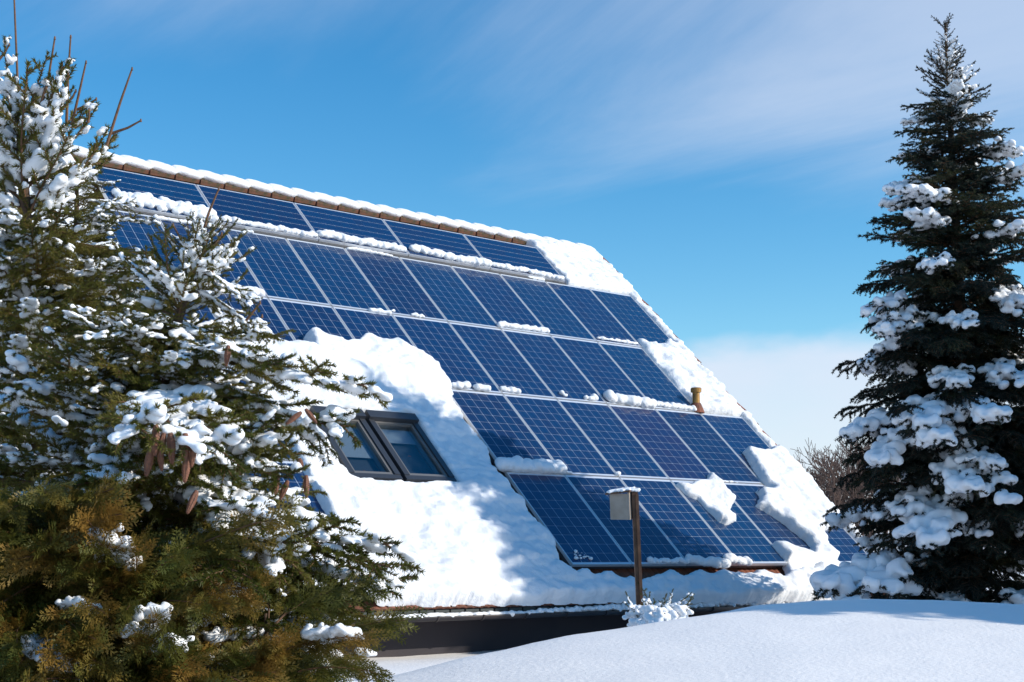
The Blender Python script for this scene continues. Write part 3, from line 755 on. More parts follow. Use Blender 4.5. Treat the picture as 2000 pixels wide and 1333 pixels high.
# ------------------------------------------------------------------ conifers
def norm(v): return v / (np.linalg.norm(v, axis=-1, keepdims=True) + 1e-9)
def tubes(P0, P1, R0, R1, k=4):
    """many tapered tubes as one vertex / quad soup"""
    d = norm(P1 - P0); ref = np.where(np.abs(d[:, 2:3]) > 0.9, np.array([[1., 0, 0]]), np.array([[0, 0, 1.]]))
    s = norm(np.cross(d, ref)); t = np.cross(d, s)
    n = len(P0); V = np.empty((n, 2, k, 3))
    for i in range(k):
        a = 2 * math.pi * i / k
        o = s * math.cos(a) + t * math.sin(a)
        V[:, 0, i] = P0 + o * R0[:, None]; V[:, 1, i] = P1 + o * R1[:, None]
    b = (np.arange(n) * 2 * k)[:, None]
    F = np.concatenate([np.stack([b[:, 0] + i, b[:, 0] + (i + 1) % k, b[:, 0] + k + (i + 1) % k, b[:, 0] + k + i], 1) for i in range(k)])
    return V.reshape(-1, 3), F
def needles(P0, P1, dens, ln, wd, rg, ang=52, up=0.25):
    """needle triangles set round each twig segment"""
    L = np.linalg.norm(P1 - P0, axis=1); cnt = np.maximum(1, (L * dens).astype(int))
    i = np.repeat(np.arange(len(P0)), cnt); n = len(i)
    t = rg.random(n)[:, None]; d = norm(P1 - P0)[i]
    base = P0[i] + (P1 - P0)[i] * t
    rv = norm(rg.normal(size=(n, 3))); rad = norm(rv - (rv * d).sum(1, keepdims=True) * d); rad[:, 2] += up; rad = norm(rad)
    a = np.radians(rg.normal(ang, 9, n))[:, None]
    dr = norm(d * np.cos(a) + rad * np.sin(a))
    ll = (ln * rg.uniform(0.75, 1.1, n))[:, None]
    sd = norm(np.cross(dr, norm(rg.normal(size=(n, 3))))) * wd * 0.5
    V = np.stack([base + sd, base - sd, base + dr * ll], 1).reshape(-1, 3)
    return V, np.arange(3 * n).reshape(-1, 3)
def combo(name, parts, mats):
    """parts: (V, F, material index) of quads or triangles, joined into one mesh"""
    Vs, loops, starts, totals, mi = [], [], [], [], []
    vb = 0; lb = 0
    for V, F, m in parts:
        if len(F) == 0: continue
        Vs.append(V); k = F.shape[1]
        loops.append((F + vb).ravel()); starts.append(lb + np.arange(len(F)) * k); mi.append(np.full(len(F), m))
        vb += len(V); lb += F.size
    me = bpy.data.meshes.new(name)
    V = np.concatenate(Vs).astype(np.float32); lo = np.concatenate(loops).astype(np.int32); st = np.concatenate(starts).astype(np.int32)
    me.vertices.add(len(V)); me.vertices.foreach_set('co', V.ravel())
    me.loops.add(len(lo)); me.loops.foreach_set('vertex_index', lo)
    me.polygons.add(len(st)); me.polygons.foreach_set('loop_start', st)
    me.polygons.foreach_set('material_index', np.concatenate(mi).astype(np.int32))
    me.update(calc_edges=True); me.validate()
    for m in mats: me.materials.append(m)
    return me
def polyline(p, d, L, n, bend, rg, jit=0.04):
    """a twig from p along d that bends towards `bend`"""
    pts = [np.array(p, float)]; d = np.array(d, float)
    for _ in range(n):
        d = d + np.array(bend) / n + rg.normal(0, jit, 3); d /= np.linalg.norm(d)
        pts.append(pts[-1] + d * L / n)
    return np.array(pts)
def make_bough(seed, L, rise, droop, tipup, step=0.05, side=0.5, sub_step=0.045, sub=0.22, nlen=0.017, nwid=0.0028, dens=420,
               snow=0.5, snow_r=0.02, voxel=0.011, squash=0.8, needle='needle', hang=-0.15, sub_hang=-0.1, r_main=0.008, side_ang=52, need=True, smooth=4, rough=0.3, snow_from=0.0, vj=0.22, sub_snow=0.15):
    rg = np.random.default_rng(seed)
    S0, S1, R0, R1, NS0, NS1 = [], [], [], [], [], []
    sp, sr = [], []
    nz = int(seed) * 3
    def add(pl, r0, r1, nd_from=0.0, snowy=1.0, snow_w=1.0):
        n = len(pl) - 1
        for i in range(n):
            f0, f1 = i / n, (i + 1) / n
            S0.append(pl[i]); S1.append(pl[i + 1]); R0.append(r0 + (r1 - r0) * f0); R1.append(r0 + (r1 - r0) * f1)
            if f1 > nd_from: NS0.append(pl[i]); NS1.append(pl[i + 1])
        pr = snow * snow_w
        if pr <= 0 or rg.random() > pr: return
        if pl[n // 2][0] < L * snow_from and snow_w < 2: return
        t0, t1 = rg.uniform(0.0, 0.35), rg.uniform(0.6, 0.97)
        if snow_w >= 2: t0 = max(t0, snow_from)
        Ls = np.linalg.norm(pl[-1] - pl[0]); k = max(3, int(Ls * (t1 - t0) / (snow_r * 0.3))); rr = snow_r * rg.uniform(0.7, 1.3) * snowy
        for q in range(k):
            t = t0 + (t1 - t0) * (q + 0.5) / k; j = min(n - 1, int(t * n)); p = pl[j] + (pl[j + 1] - pl[j]) * (t * n - j)
            u_ = (q + 0.5) / k; r = rr * (0.5 + 0.5 * math.sin(math.pi * u_) ** 0.7) * rg.uniform(0.85, 1.15)
            sp.append(p + np.array([rg.normal(0, r * .5), rg.normal(0, r * .5), nlen * 0.2 + r * 0.22])); sr.append(r)
    nm = 10
    x = np.linspace(0, 1, nm + 1)
    main = np.stack([L * x * (1 - 0.1 * abs(rise)), 0.05 * L * np.sin(x * 3 + rg.random() * 6) * x, L * (rise * x + droop * x ** 2 + tipup * x ** 4)], 1)
    add(main, r_main, r_main * 0.3, 0.35, 1.1, 2.0)
    sgn = 1
    for s in np.arange(0.10 * L, 0.985 * L, step):
        sgn = -sgn
        f = s / L
        k = min(nm - 1, int(f * nm)); p = main[k] + (main[k + 1] - main[k]) * (f * nm - k)
        d = norm(main[k + 1] - main[k])
        ll = side * L * (0.25 + 0.75 * (1 - f)) * min(1, f * 5 + 0.3) * rg.uniform(0.65, 1.1)
        ll = max(ll, 0.05)
        a = math.radians(side_ang + rg.normal(0, 8)) * sgn
        dd = np.array([d[0] * math.cos(a) - d[1] * math.sin(a), d[0] * math.sin(a) + d[1] * math.cos(a), d[2] * 0.6 + rg.normal(0.05, vj)])
        n = max(2, int(ll / 0.06)); pl = polyline(p, norm(dd), ll, n, (0.25 * d[0], 0, hang), rg)
        add(pl, r_main * 0.5, r_main * 0.22, 0.0, 0.95)
        if ll > sub_step * 2:
            sg2 = 1
            for t in np.arange(sub_step, ll * 0.96, sub_step):
                sg2 = -sg2
                g = t / ll; kk = min(n - 1, int(g * n)); pp = pl[kk] + (pl[kk + 1] - pl[kk]) * (g * n - kk)
                d2 = norm(pl[kk + 1] - pl[kk]); l2 = sub * (0.35 + 0.65 * (1 - g)) * rg.uniform(0.6, 1.1) * min(1, ll / 0.3 + .3)
                if l2 < 0.02: continue
                a2 = math.radians(45 + rg.normal(0, 9)) * sg2
                d3 = np.array([d2[0] * math.cos(a2) - d2[1] * math.sin(a2), d2[0] * math.sin(a2) + d2[1] * math.cos(a2), d2[2] + rg.normal(0.0, 0.15)])
                add(polyline(pp, norm(d3), l2, 2, (0, 0, sub_hang), rg), r_main * 0.25, r_main * 0.18, 0.0, 0.75, sub_snow)
    S0, S1, R0, R1 = map(np.array, (S0, S1, R0, R1))
    V, F = tubes(S0, S1, R0, R1, 4)
    parts = [(V, F, 0)]
    if need:
        NV, NF = needles(np.array(NS0), np.array(NS1), dens, nlen, nwid, rg)
        parts.append((NV, NF, 1))
    me = combo('branch', parts, [M['twig'], M[needle]])
    sm = blobs('snow', sp, sr, voxel, squash, smooth, rough=rough) if len(sp) > 6 else None
    return me, sm, L, main[-1]
def add_branch(tree, base, bough, P, az, tilt, scale, snow=True, roll=0.0, name='branch'):
    me, sm, L = bough[:3]
    b = link(name, me, tree)
    b.location = np.asarray(P) - base
    b.rotation_euler = (roll, -tilt, az)
    b.scale = (scale,) * 3
    if snow and sm is not None:
        link('snow', sm, b)['kind'] = 'stuff'
    return b
def aim_branch(tree, base, bough, P, Q, snow=True, roll=0.0):
    v = np.asarray(Q) - np.asarray(P); tip = bough[3]
    el = math.atan2(v[2], math.hypot(v[0], v[1])) - math.atan2(tip[2], tip[0])
    return add_branch(tree, base, bough, P, math.atan2(v[1], v[0]), el, np.linalg.norm(v) / np.linalg.norm(tip), snow, roll)
def trunk(tree, base, path, r0, r1, name='trunk', k=9, material='bark'):
    path = np.asarray(path) - base
    n = len(path); rr = np.linspace(r0, r1, n)
    V = []; F = []
    for i in range(n):
        d = norm(path[min(i + 1, n - 1)] - path[max(i - 1, 0)])
        s = norm(np.cross(d, [0.3, 1, 0.1])); t = np.cross(d, s)
        for j in range(k):
            a = 2 * math.pi * j / k
            V.append(path[i] + (s * math.cos(a) + t * math.sin(a)) * rr[i] * (1 + 0.06 * math.sin(3 * a + i)))
    for i in range(n - 1):
        for j in range(k): F.append((i * k + j, i * k + (j + 1) % k, (i + 1) * k + (j + 1) % k, (i + 1) * k + j))
    F.append(tuple(range(k - 1, -1, -1))); F.append(tuple((n - 1) * k + j for j in range(k)))
    return link(name, mesh(name, V, F, True), tree, [M[material]])
def lerp_path(path, zs, z):
    return np.array([np.interp(z, zs, [p[i] for p in path]) for i in range(3)])

# ---- right: tall blue spruce with heavy snow
rs_top, rs_low = at(1846, 45, 17.0), at(1905, 1165, 17.0)
rs_base = rs_low.copy(); rs_base[2] = 0.25
RS = empty('blue_spruce', rs_base)
tag(RS, 'tall dark blue spruce with heavy snow on its boughs, right of the house', 'tree')
trunk(RS, rs_base, [rs_base - [0, 0, .4], rs_base + (rs_top - rs_base) * 0.3, rs_base + (rs_top - rs_base) * 0.7, rs_top], 0.13, 0.012)
BL = []
for i in range(6):
    BL.append(make_bough(300 + i, 1.9, 0.05, -0.38, 0.16, step=0.085, side=0.46, sub_step=0.075, sub=0.30, nlen=0.040, nwid=0.013, dens=400, snow=(0.7, 0.0, 0.62, 0.06, 0.8, 0.0)[i], snow_from=(0.5, 0, 0.62, 0.6, 0.42, 0)[i],
                         snow_r=0.092, voxel=0.03, squash=0.8, needle='blue_needle', hang=-0.45, sub_hang=-0.45, r_main=0.018, smooth=3, sub_snow=0.28, rough=0.6))
BM = [make_bough(320 + i, 1.0, 0.18, -0.22, 0.14, step=0.07, side=0.48, sub_step=0.07, sub=0.22, nlen=0.036, nwid=0.011, dens=420, snow=(0.8, 0.0, 0.9, 0.1)[i], snow_from=(0.45, 0, 0.35, 0.5)[i],
                 snow_r=0.062, voxel=0.018, squash=0.8, needle='blue_needle', hang=-0.25, sub_hang=-0.2, r_main=0.012, smooth=3, sub_snow=0.4) for i in range(4)]
BS = [make_bough(340 + i, 0.45, 0.55, -0.1, 0.1, step=0.06, side=0.42, sub_step=0.06, sub=0.12, nlen=0.030, nwid=0.009, dens=460, snow=(0.5, 0.0, 0.3)[i],
                 snow_r=0.03, voxel=0.014, squash=0.85, needle='blue_needle', hang=0.1, sub_hang=0.05, r_main=0.009, smooth=3) for i in range(3)]
rg = np.random.default_rng(5)
H = rs_top[2] - rs_base[2]
# half width of the crown against height fraction from the top
crown_f = [0.0, 0.05, 0.10, 0.2, 0.3, 0.45, 0.6, 0.74, 0.79, 0.86, 0.9, 1.0]
crown_r = [0.05, 0.20, 0.40, 0.70, 0.92, 1.2, 1.5, 1.62, 1.2, 1.15, 1.5, 1.5]
f = 0.025; az = 0.3
while f < 0.985:
    P = rs_top + (rs_base - rs_top) * f
    Rw = np.interp(f, crown_f, crown_r) * rg.uniform(0.8, 1.12)
    az += 2.39996 + rg.normal(0, 0.25)
    if Rw < 0.5: B = BS[rg.integers(3)]; tl = rg.normal(0.10, 0.12) + 0.25 * (0.2 - f)
    elif Rw < 1.05: B = BM[rg.choice(4, p=[.22, .34, .14, .3])]; tl = rg.normal(0.02, 0.10)
    else: B = BL[rg.choice(6, p=[.13, .26, .13, .2, .1, .18])]; tl = rg.normal(0.02, 0.10)
    add_branch(RS, rs_base, B, P, az, tl, Rw / B[2], snow=rg.random() < (0.5 if Rw > 0.5 else 0.85), roll=rg.normal(0, 0.08))
    f += 0.0019 + 0.0014 * min(1, f * 2.0) * rg.random()
for k, (p, q, d) in enumerate((((1902, 1080), (1592, 1140), 15.9), ((1902, 1090), (1640, 1165), 15.6), ((1890, 780), (1648, 850), 16.6),
                              ((1890, 790), (1700, 900), 16.0), ((1880, 620), (1690, 700), 16.6), ((1890, 760), (1790, 830), 15.6), ((1895, 860), (1870, 950), 15.4), ((1895, 850), (1940, 960), 15.4), ((1898, 940), (1800, 1060), 15.4))):
    aim_branch(RS, rs_base, BL[(0, 2, 4)[k % 3]], rs_base + (rs_top - rs_base) * ((at(*p, 17.0)[2] - rs_base[2]) / (rs_top[2] - rs_base[2])), at(*q, d))
for k in range(10):                                           # young upright shoots at the tip
    P = rs_top + (rs_base - rs_top) * rg.uniform(-0.0, 0.03)
    add_branch(RS, rs_base, BS[1], P, rg.random() * 6.28, rg.uniform(0.2, 0.6), rg.uniform(0.25, 0.45), snow=False)

# ---- left: two green spruces and bronze thuja close to the camera
NK = dict(nlen=0.021, nwid=0.005, dens=850)
GB = [make_bough(400 + i, 0.85, 0.12, -0.22, 0.16, squash=0.62, snow=(0.62, 0.46, 0.74, 0.34, 0.55, 0.22)[i], snow_r=0.027, step=0.042, sub=0.17, sub_step=0.040, side=0.46, vj=0.36, **NK) for i in range(6)]
GS = [make_bough(420 + i, 0.42, 0.5, -0.05, 0.15, step=0.05, side=0.42, sub=0.09, sub_step=0.05, squash=0.75, snow=(0.45, 0.3, 0.6, 0.05)[i], snow_r=0.022, hang=0.15, sub_hang=0.1, r_main=0.006, **NK) for i in range(4)]
GD = [make_bough(440 + i, 0.9, 0.05, -0.30, 0.10, snow=(0.03, 0.0, 0.06)[i], snow_r=0.026, step=0.040, sub=0.18, sub_step=0.040, side=0.46, hang=-0.3, **NK) for i in range(3)]
# bare brown shoots reaching up
def shoot(tree, base, pts_px, D, r=0.005, nd=True):
    pts = [at(x, y, D) for x, y in pts_px]
    pl = []
    for a, b in zip(pts[:-1], pts[1:]):
        for t in np.linspace(0, 1, 5)[:-1]: pl.append(a + (b - a) * t)
    pl.append(pts[-1]); pl = np.array(pl) - base
    n = len(pl) - 1
    V, F = tubes(pl[:-1], pl[1:], np.linspace(r, r * .6, n), np.linspace(r * .97, r * .55, n), 6)
    parts = [(V, F, 0)]
    NV, NF = needles(pl[:-1], pl[1:], 420 if nd else 160, 0.0085, 0.0024, np.random.default_rng(int(pts_px[0][0] * 7 + pts_px[0][1])), ang=38)
    parts.append((NV, NF, 1 if nd else 0))
    bud = pl[-1]
    bv, bf = tubes(np.array([bud - [0, 0, .006]]), np.array([bud + [0, 0, .008]]), np.array([r * .75]), np.array([r * .45]), 6)
    parts.append((bv, bf, 0))
    return link('shoot', combo('shoot', parts, [M['twig'], M['needle']]), tree)
DA = 6.4
A_path = [at(45, 1500, DA), at(60, 900, DA), at(60, 560, DA), at(42, 300, DA), at(36, 170, DA)]
a_base = A_path[0].copy(); a_base[2] = 0.0
LA = empty('spruce_tree', a_base)
tag(LA, 'tall green spruce at the left edge with bare upright shoots on top', 'tree')
A_path[0] = a_base - [0, 0, .2]
trunk(LA, a_base, A_path, 0.055, 0.010)
rg = np.random.default_rng(21)
zsA = [p[2] for p in A_path]
topA, botA = at(40, 230, DA)[2], 0.25
z = topA; az = 0.0
while z > botA:
    t = (topA - z) / (topA - botA)
    Rw = np.interp(t, [0, .06, .15, .3, .5, 1], [0.30, 0.46, 0.58, 0.66, 0.75, 0.9]) * rg.uniform(0.75, 1.1)
    az += 2.39996 + rg.normal(0, 0.3)
    P = lerp_path(A_path, zsA, z)
    if t < 0.16: B = GS[rg.integers(3)]; tl = rg.normal(0.25, 0.15)
    elif t < 0.55: B = GB[rg.integers(6)] if rg.random() < 0.8 else GD[rg.integers(3)]; tl = rg.normal(0.24 - 0.4 * t, 0.2)
    else: B = GD[rg.integers(3)] if rg.random() < 0.6 else GB[rg.integers(6)]; tl = rg.normal(-0.05, 0.12)
    add_branch(LA, a_base, B, P, az, tl, Rw / B[2], roll=rg.normal(0, .15))
    z -= 0.0125 + 0.009 * t
for px, d in (([(42, 300), (34, 150), (27, -20)], 0), ([(70, 240), (95, 150), (107, 75)], -.1), ([(130, 240), (133, 150), (138, 72)], .1), ([(140, 245), (155, 180), (168, 122)], 0), ([(208, 285), (235, 200), (258, 135)], -.15),
              ([(215, 262), (250, 250), (275, 236)], .0), ([(50, 215), (52, 180), (52, 140)], .1), ([(88, 210), (90, 175), (92, 160)], -.1), ([(108, 250), (109, 200), (108, 185)], .1), ([(-5, 120), (8, 105), (18, 88)], 0),
              ([(150, 215), (172, 205), (188, 194)], .05), ([(14, 260), (18, 220), (20, 185)], .1), ([(172, 240), (174, 225), (174, 215)], -.05), ([(120, 215), (142, 190), (148, 178)], 0)):
    shoot(LA, a_base, px, DA + d, 0.0068, d != 0)
DB = 5.4
B_path = [at(300, 1500, DB), at(300, 900, DB), at(318, 720, DB), at(362, 580, DB), at(400, 450, DB)]
b_base = B_path[0].copy(); b_base[2] = 0.0
LB = empty('spruce_tree', b_base)
tag(LB, 'leaning young spruce with hanging brown cones in front of the roof', 'tree')
B_path[0] = b_base - [0, 0, .2]
trunk(LB, b_base, B_path, 0.045, 0.007)
zsB = [p[2] for p in B_path]
topB, botB = at(400, 455, DB)[2], 0.2
z = topB; az = 1.0
rg = np.random.default_rng(33)
while z > botB:
    t = (topB - z) / (topB - botB)
    Rw = np.interp(t, [0, .05, .12, .2, .3, .45, 1], [0.10, 0.20, 0.32, 0.48, 0.66, 0.84, 0.95]) * rg.uniform(0.72, 1.08)
    az += 2.39996 + rg.normal(0, 0.3)
    P = lerp_path(B_path, zsB, z)
    if t < 0.13: B = GS[rg.integers(4)]; tl = rg.normal(0.15, 0.2)
    elif t < 0.42: B = GB[rg.integers(6)] if rg.random() < 0.88 else GD[rg.integers(3)]; tl = rg.normal(0.16 - 0.3 * t, 0.22)
    else: B = GD[rg.integers(3)] if rg.random() < 0.62 else GB[rg.integers(6)]; tl = rg.normal(-0.06, 0.12)
    add_branch(LB, b_base, B, P, az, tl, Rw / B[2], roll=rg.normal(0, .15))
    z -= (0.0125 + 0.009 * t) if t > 0.14 else 0.006
shoot(LB, b_base, [(395, 460), (408, 415), (427, 370)], DB, 0.006, False)
for px in ([(385, 500), (420, 478), (433, 458)], [(370, 560), (395, 540), (415, 530)], [(382, 520), (360, 480), (338, 440)], [(470, 640), (490, 615), (508, 592)], [(480, 655), (500, 635), (512, 618)]):
    shoot(LB, b_base, px, DB - 0.02, 0.006, True)
# the limbs that reach out in front of the roof
for k, (p, q, d) in enumerate((((345, 690), (738, 752), 5.2), ((340, 740), (700, 835), 5.25), ((330, 830), (585, 935), 5.0), ((320, 960), (785, 1062), 5.3), ((320, 1010), (775, 1110), 5.2),
                              ((320, 1040), (790, 1135), 5.4), ((320, 1080), (725, 1210), 5.3), ((330, 1150), (700, 1290), 5.3), ((330, 1200), (650, 1360), 5.2), ((380, 520), (508, 595), 5.3), ((370, 560), (522, 645), 5.35),
                              ((350, 640), (560, 715), 5.0), ((345, 650), (170, 650), 5.0), ((330, 700), (110, 720), 5.1), ((335, 760), (296, 835), 4.55), ((335, 760), (372, 850), 4.6), ((330, 780), (460, 880), 4.7),
                              ((330, 850), (220, 960), 4.6), ((330, 900), (520, 990), 4.7), ((325, 950), (600, 1100), 4.9), ((325, 1000), (480, 1130), 4.6), ((330, 820), (580, 830), 5.6))):
    z_ = at(*p, DB)[2]
    B = (GB[(k * 2) % 6] if k % 5 != 4 else GB[2]) if p[1] < 1000 else (GB[k % 6] if k % 2 else GD[k % 3])
    aim_branch(LB, b_base, B, lerp_path(B_path, zsB, z_), at(*q, d))
# a third spruce closes the gap behind the two
DC = 8.2
c_top = at(150, 330, DC); c_base = at(150, 1500, DC); c_base[2] = 0.1
LC = empty('spruce_tree', c_base)
tag(LC, 'dark spruce half hidden behind the two left spruces', 'tree')
trunk(LC, c_base, [c_base - [0, 0, .2], c_base + (c_top - c_base) * .5, c_top], 0.07, 0.01)
z = c_top[2]; rg = np.random.default_rng(44)
while z > 0.4:
    t = (c_top[2] - z) / (c_top[2] - 0.4)
    Rw = np.interp(t, [0, .08, .25, 1], [0.15, 0.4, 0.75, 1.0]) * rg.uniform(0.75, 1.1)
    az += 2.39996 + rg.normal(0, 0.3)
    B = GB[rg.integers(6)] if rg.random() < 0.35 else GD[rg.integers(3)]
    add_branch(LC, c_base, B, c_base + (c_top - c_base) * ((z - c_base[2]) / (c_top[2] - c_base[2])), az, rg.normal(0.05, 0.15), Rw / B[2] , roll=rg.normal(0, .15))
    z -= 0.018 + 0.01 * t
# cones
cv = []; cf = []; nr_, nk = 22, 12
for i in range(nr_ + 1):
    s = i / nr_
    r = 0.0185 * (math.sin(math.pi * min(1, 0.10 + 0.86 * s)) ** 0.55) * (1 - 0.25 * s)
    for j in range(nk):
        a = 2 * math.pi * (j + 0.5 * (i % 2)) / nk
        rr = r * (1.0 + (0.16 if (j + i) % 2 == 0 else -0.08))
        cv.append((rr * math.cos(a), rr * math.sin(a), -0.135 * s + (0.004 if (j + i) % 2 else -0.002)))
for i in range(nr_):
    for j in range(nk): cf.append((i * nk + j, (i + 1) * nk + j, (i + 1) * nk + (j + 1) % nk, i * nk + (j + 1) % nk))
cf += [tuple(range(nk)), tuple(nr_ * nk + j for j in range(nk - 1, -1, -1))]
cone_me = mesh('cone', cv, cf); cone_me.materials.append(M['cone'])
for (x, y, s, r) in ((305, 832, 1.0, .0), (320, 848, .85, .1), (333, 848, 1.0, -.05), (362, 848, .95, .05), (379, 866, .8, -.1), (295, 878, .9, .1), (366, 890, .9, .0), (312, 880, .7, .15), (446, 676, .75, .05),
                     (588, 806, .7, -.5), (597, 800, .65, -.4), (541, 925, .8, .0), (562, 940, .75, -.25), (598, 930, .8, -.1), (586, 897, .6, -.6), (470, 905, .8, .1), (384, 960, .8, .2)):
    c = link('cone', cone_me, LB)
    c.location = at(x, y, DB - (0.78 if x < 430 else 0.35)) - b_base; c.scale = (s * 0.80, s * 0.80, s * 0.72); c.rotation_euler = (r * 1.2 + 0.08 * math.sin(x), r * 1.3, x)
# thuja sprays
def make_thuja(seed, L=0.5, n=46):
    rg = np.random.default_rng(seed); S0, S1, W0, Nn = [], [], [], []
    wood0, wood1 = [], []
    main = polyline((0, 0, 0), norm(np.array([1, 0, 0.25])), L, 6, (0, 0, -0.55), rg, .05)
    for a, b in zip(main[:-1], main[1:]): wood0.append(a); wood1.append(b)
    for q in range(n):
        f = rg.uniform(0.08, 1.0); k = min(5, int(f * 6)); p = main[k] + (main[k + 1] - main[k]) * (f * 6 - k)
        d = norm(main[k + 1] - main[k]); an = rg.uniform(-1.3, 1.3)
        sd = norm(np.array([d[0] * math.cos(an) - d[1] * math.sin(an), d[0] * math.sin(an) + d[1] * math.cos(an), d[2] + rg.normal(-0.05, 0.4)]))
        nrm = norm(np.cross(sd, norm(rg.normal(size=3)))); tv = np.cross(nrm, sd)
        sl = rg.uniform(0.10, 0.2) * (1.1 - 0.4 * f)
        axis = polyline(p, sd, sl, 4, (0, 0, -0.35), rg, .04)
        for a, b in zip(axis[:-1], axis[1:]): S0.append(a); S1.append(b); W0.append(.0042); Nn.append(nrm)
        m = int(sl / 0.009)
        for i in range(m):
            g = (i + 1) / (m + 1); kk = min(3, int(g * 4)); pp = axis[kk] + (axis[kk + 1] - axis[kk]) * (g * 4 - kk)
            sg = 1 if i % 2 else -1; l2 = sl * 0.42 * (1 - g) ** 0.7 * rg.uniform(.7, 1.1) + 0.008
            dd = norm(norm(axis[kk + 1] - axis[kk]) * 0.72 + tv * sg * 0.7 + nrm * rg.normal(0, .12) + np.array([0, 0, -0.1]))
            S0.append(pp); S1.append(pp + dd * l2); W0.append(.0044); Nn.append(nrm)
            if l2 > 0.022:
                for h in (0.35, 0.65):
                    for s3 in (-1, 1):
                        p3 = pp + dd * l2 * h; d3 = norm(dd * 0.75 + np.cross(nrm, dd) * s3 * 0.65)
                        S0.append(p3); S1.append(p3 + d3 * l2 * 0.42 * (1.1 - h)); W0.append(.0038); Nn.append(nrm)
    S0, S1, W0, Nn = map(np.array, (S0, S1, W0, Nn))
    d = norm(S1 - S0); s = norm(np.cross(d, Nn)) * W0[:, None] * 0.5
    mid_ = S0 * 0.45 + S1 * 0.55
    V = np.stack([S0, mid_ + s, S1, mid_ - s], 1).reshape(-1, 3)
    F = np.arange(len(V)).reshape(-1, 4)
    wv, wf = tubes(np.array(wood0), np.array(wood1), np.linspace(.005, .002, 6), np.linspace(.0045, .0015, 6), 4)
    sp = main[4] + np.clip(rg.normal(0, 1, (90, 3)), -1.4, 1.4) * 0.035 * [1.9, 1.2, .35] + [0, 0, .02]
    me = combo('branch', [(wv, wf, 0), (V, F, 1)], [M['twig'], M['thuja']])
    return me, blobs('snow', sp, rg.uniform(.012, .022, 90), 0.011, .8, 4), L
TH = [make_thuja(500 + i) for i in range(5)]
def thuja(px, D, htop, rmax, label, seed, n):
    ax = at(*px, D); base = ax.copy(); base[2] = 0.0
    T = empty('thuja_shrub', base); tag(T, label, 'shrub')
    top = at(px[0], htop, D)[2]
    trunk(T, base, [base - [0, 0, .1], base + [0.02, 0, top * .5], base + [0, .02, top]], 0.03, 0.006)
    rg = np.random.default_rng(seed)
    for i in range(n):
        t = rg.random() ** 0.85; z = top * (1 - 0.93 * t)
        R = rmax * min(1, 0.25 + 1.5 * t) * rg.uniform(0.55, 1.0)
        a = rg.random() * 6.283; B = TH[rg.integers(5)]
        r0 = max(0, R - 0.42)
        P = base + [r0 * math.cos(a), r0 * math.sin(a), z]
        add_branch(T, base, B, P, a + rg.normal(0, .25), rg.normal(0.25 - 0.3 * t, 0.3), rg.uniform(0.7, 1.1), snow=rg.random() < 0.16, roll=rg.normal(0, .4))
thuja((60, 1300), 4.7, 985, 0.50, 'bronze green thuja shrub in the lower left corner', 1, 300)
thuja((270, 1300), 4.75, 1120, 0.38, 'bronze thuja shrub in front of the leaning spruce', 2, 300)
thuja((520, 1400), 4.95, 1200, 0.26, 'brownish thuja shrub at the foot of the leaning spruce, nearest the wall', 3, 120)

# ------------------------------------------------------------------ bird box on its post
pb, pt = at(1253, 1215, 12.0), at(1242, 957, 12.0)
post = empty('bird_box_post', pb - [0, 0, .4])
tag(post, 'dark brown wooden post standing before the lowest solar panels', 'post')
pbase = np.array(post.location)
ax = norm(pt - pb + np.array([0, 0, .0])); side = norm(CR - ax * (CR @ ax)); dep = np.cross(ax, side)
def pxf(o): return lambda x, y, z: o + side * x + dep * y + ax * z
Lp = np.linalg.norm(pt - pbase)
MB().box(-0.025, 0.025, -0.030, 0.030, -0.1, Lp, pxf(np.zeros(3))).build('shaft', M['post'], post)
MB().box(0.004, 0.029, -0.042, -0.031, 0.3, Lp - 0.03, pxf(np.zeros(3))).build('batten', M['post'], post)
bbx = empty('bird_box', pt - side * 0.115 - ax * 0.125)
tag(bbx, 'small pale wooden nesting box with snowy lid on the brown post', 'bird box')
yaw = math.radians(-24); cs, sn = math.cos(yaw), math.sin(yaw)
def bxf(x, y, z): return side * (x * cs - y * sn) + dep * (x * sn + y * cs) + ax * z
def bxr(x, y, z): return bxf(x, y, z + (x + 0.02) * 0.12)
MB().box(-0.085, 0.070, -0.075, -0.060, -0.11, 0.105, bxf).build('front_board', M['box_wood'], bbx)
MB().box(-0.085, -0.070, -0.059, 0.075, -0.11, 0.105, bxf).build('side_board', M['box_wood'], bbx)
MB().box(0.071, 0.087, -0.075, 0.075, -0.11, 0.115, bxf).build('side_board', M['box_wood'], bbx)
MB().box(-0.069, 0.070, -0.059, 0.075, -0.112, -0.098, bxf).build('floor_board', M['box_wood'], bbx)
lid = MB().box(-0.115, 0.10, -0.10, 0.085, 0.108, 0.122, bxr).build('lid', M['post'], bbx)
P = [bxr(random.uniform(-.11, .09), random.uniform(-.09, .075), .126) for _ in range(130)]
link('snow', blobs('snow', P, [random.uniform(.010, .019) for _ in P], 0.007, .8, 4), bbx)
P = [side * random.uniform(-.03, .03) + dep * random.uniform(-.03, .03) + ax * (Lp + .004) for _ in range(30)]
link('snow', blobs('snow', P, [random.uniform(.012, .02) for _ in P], 0.007, .8, 4), post)

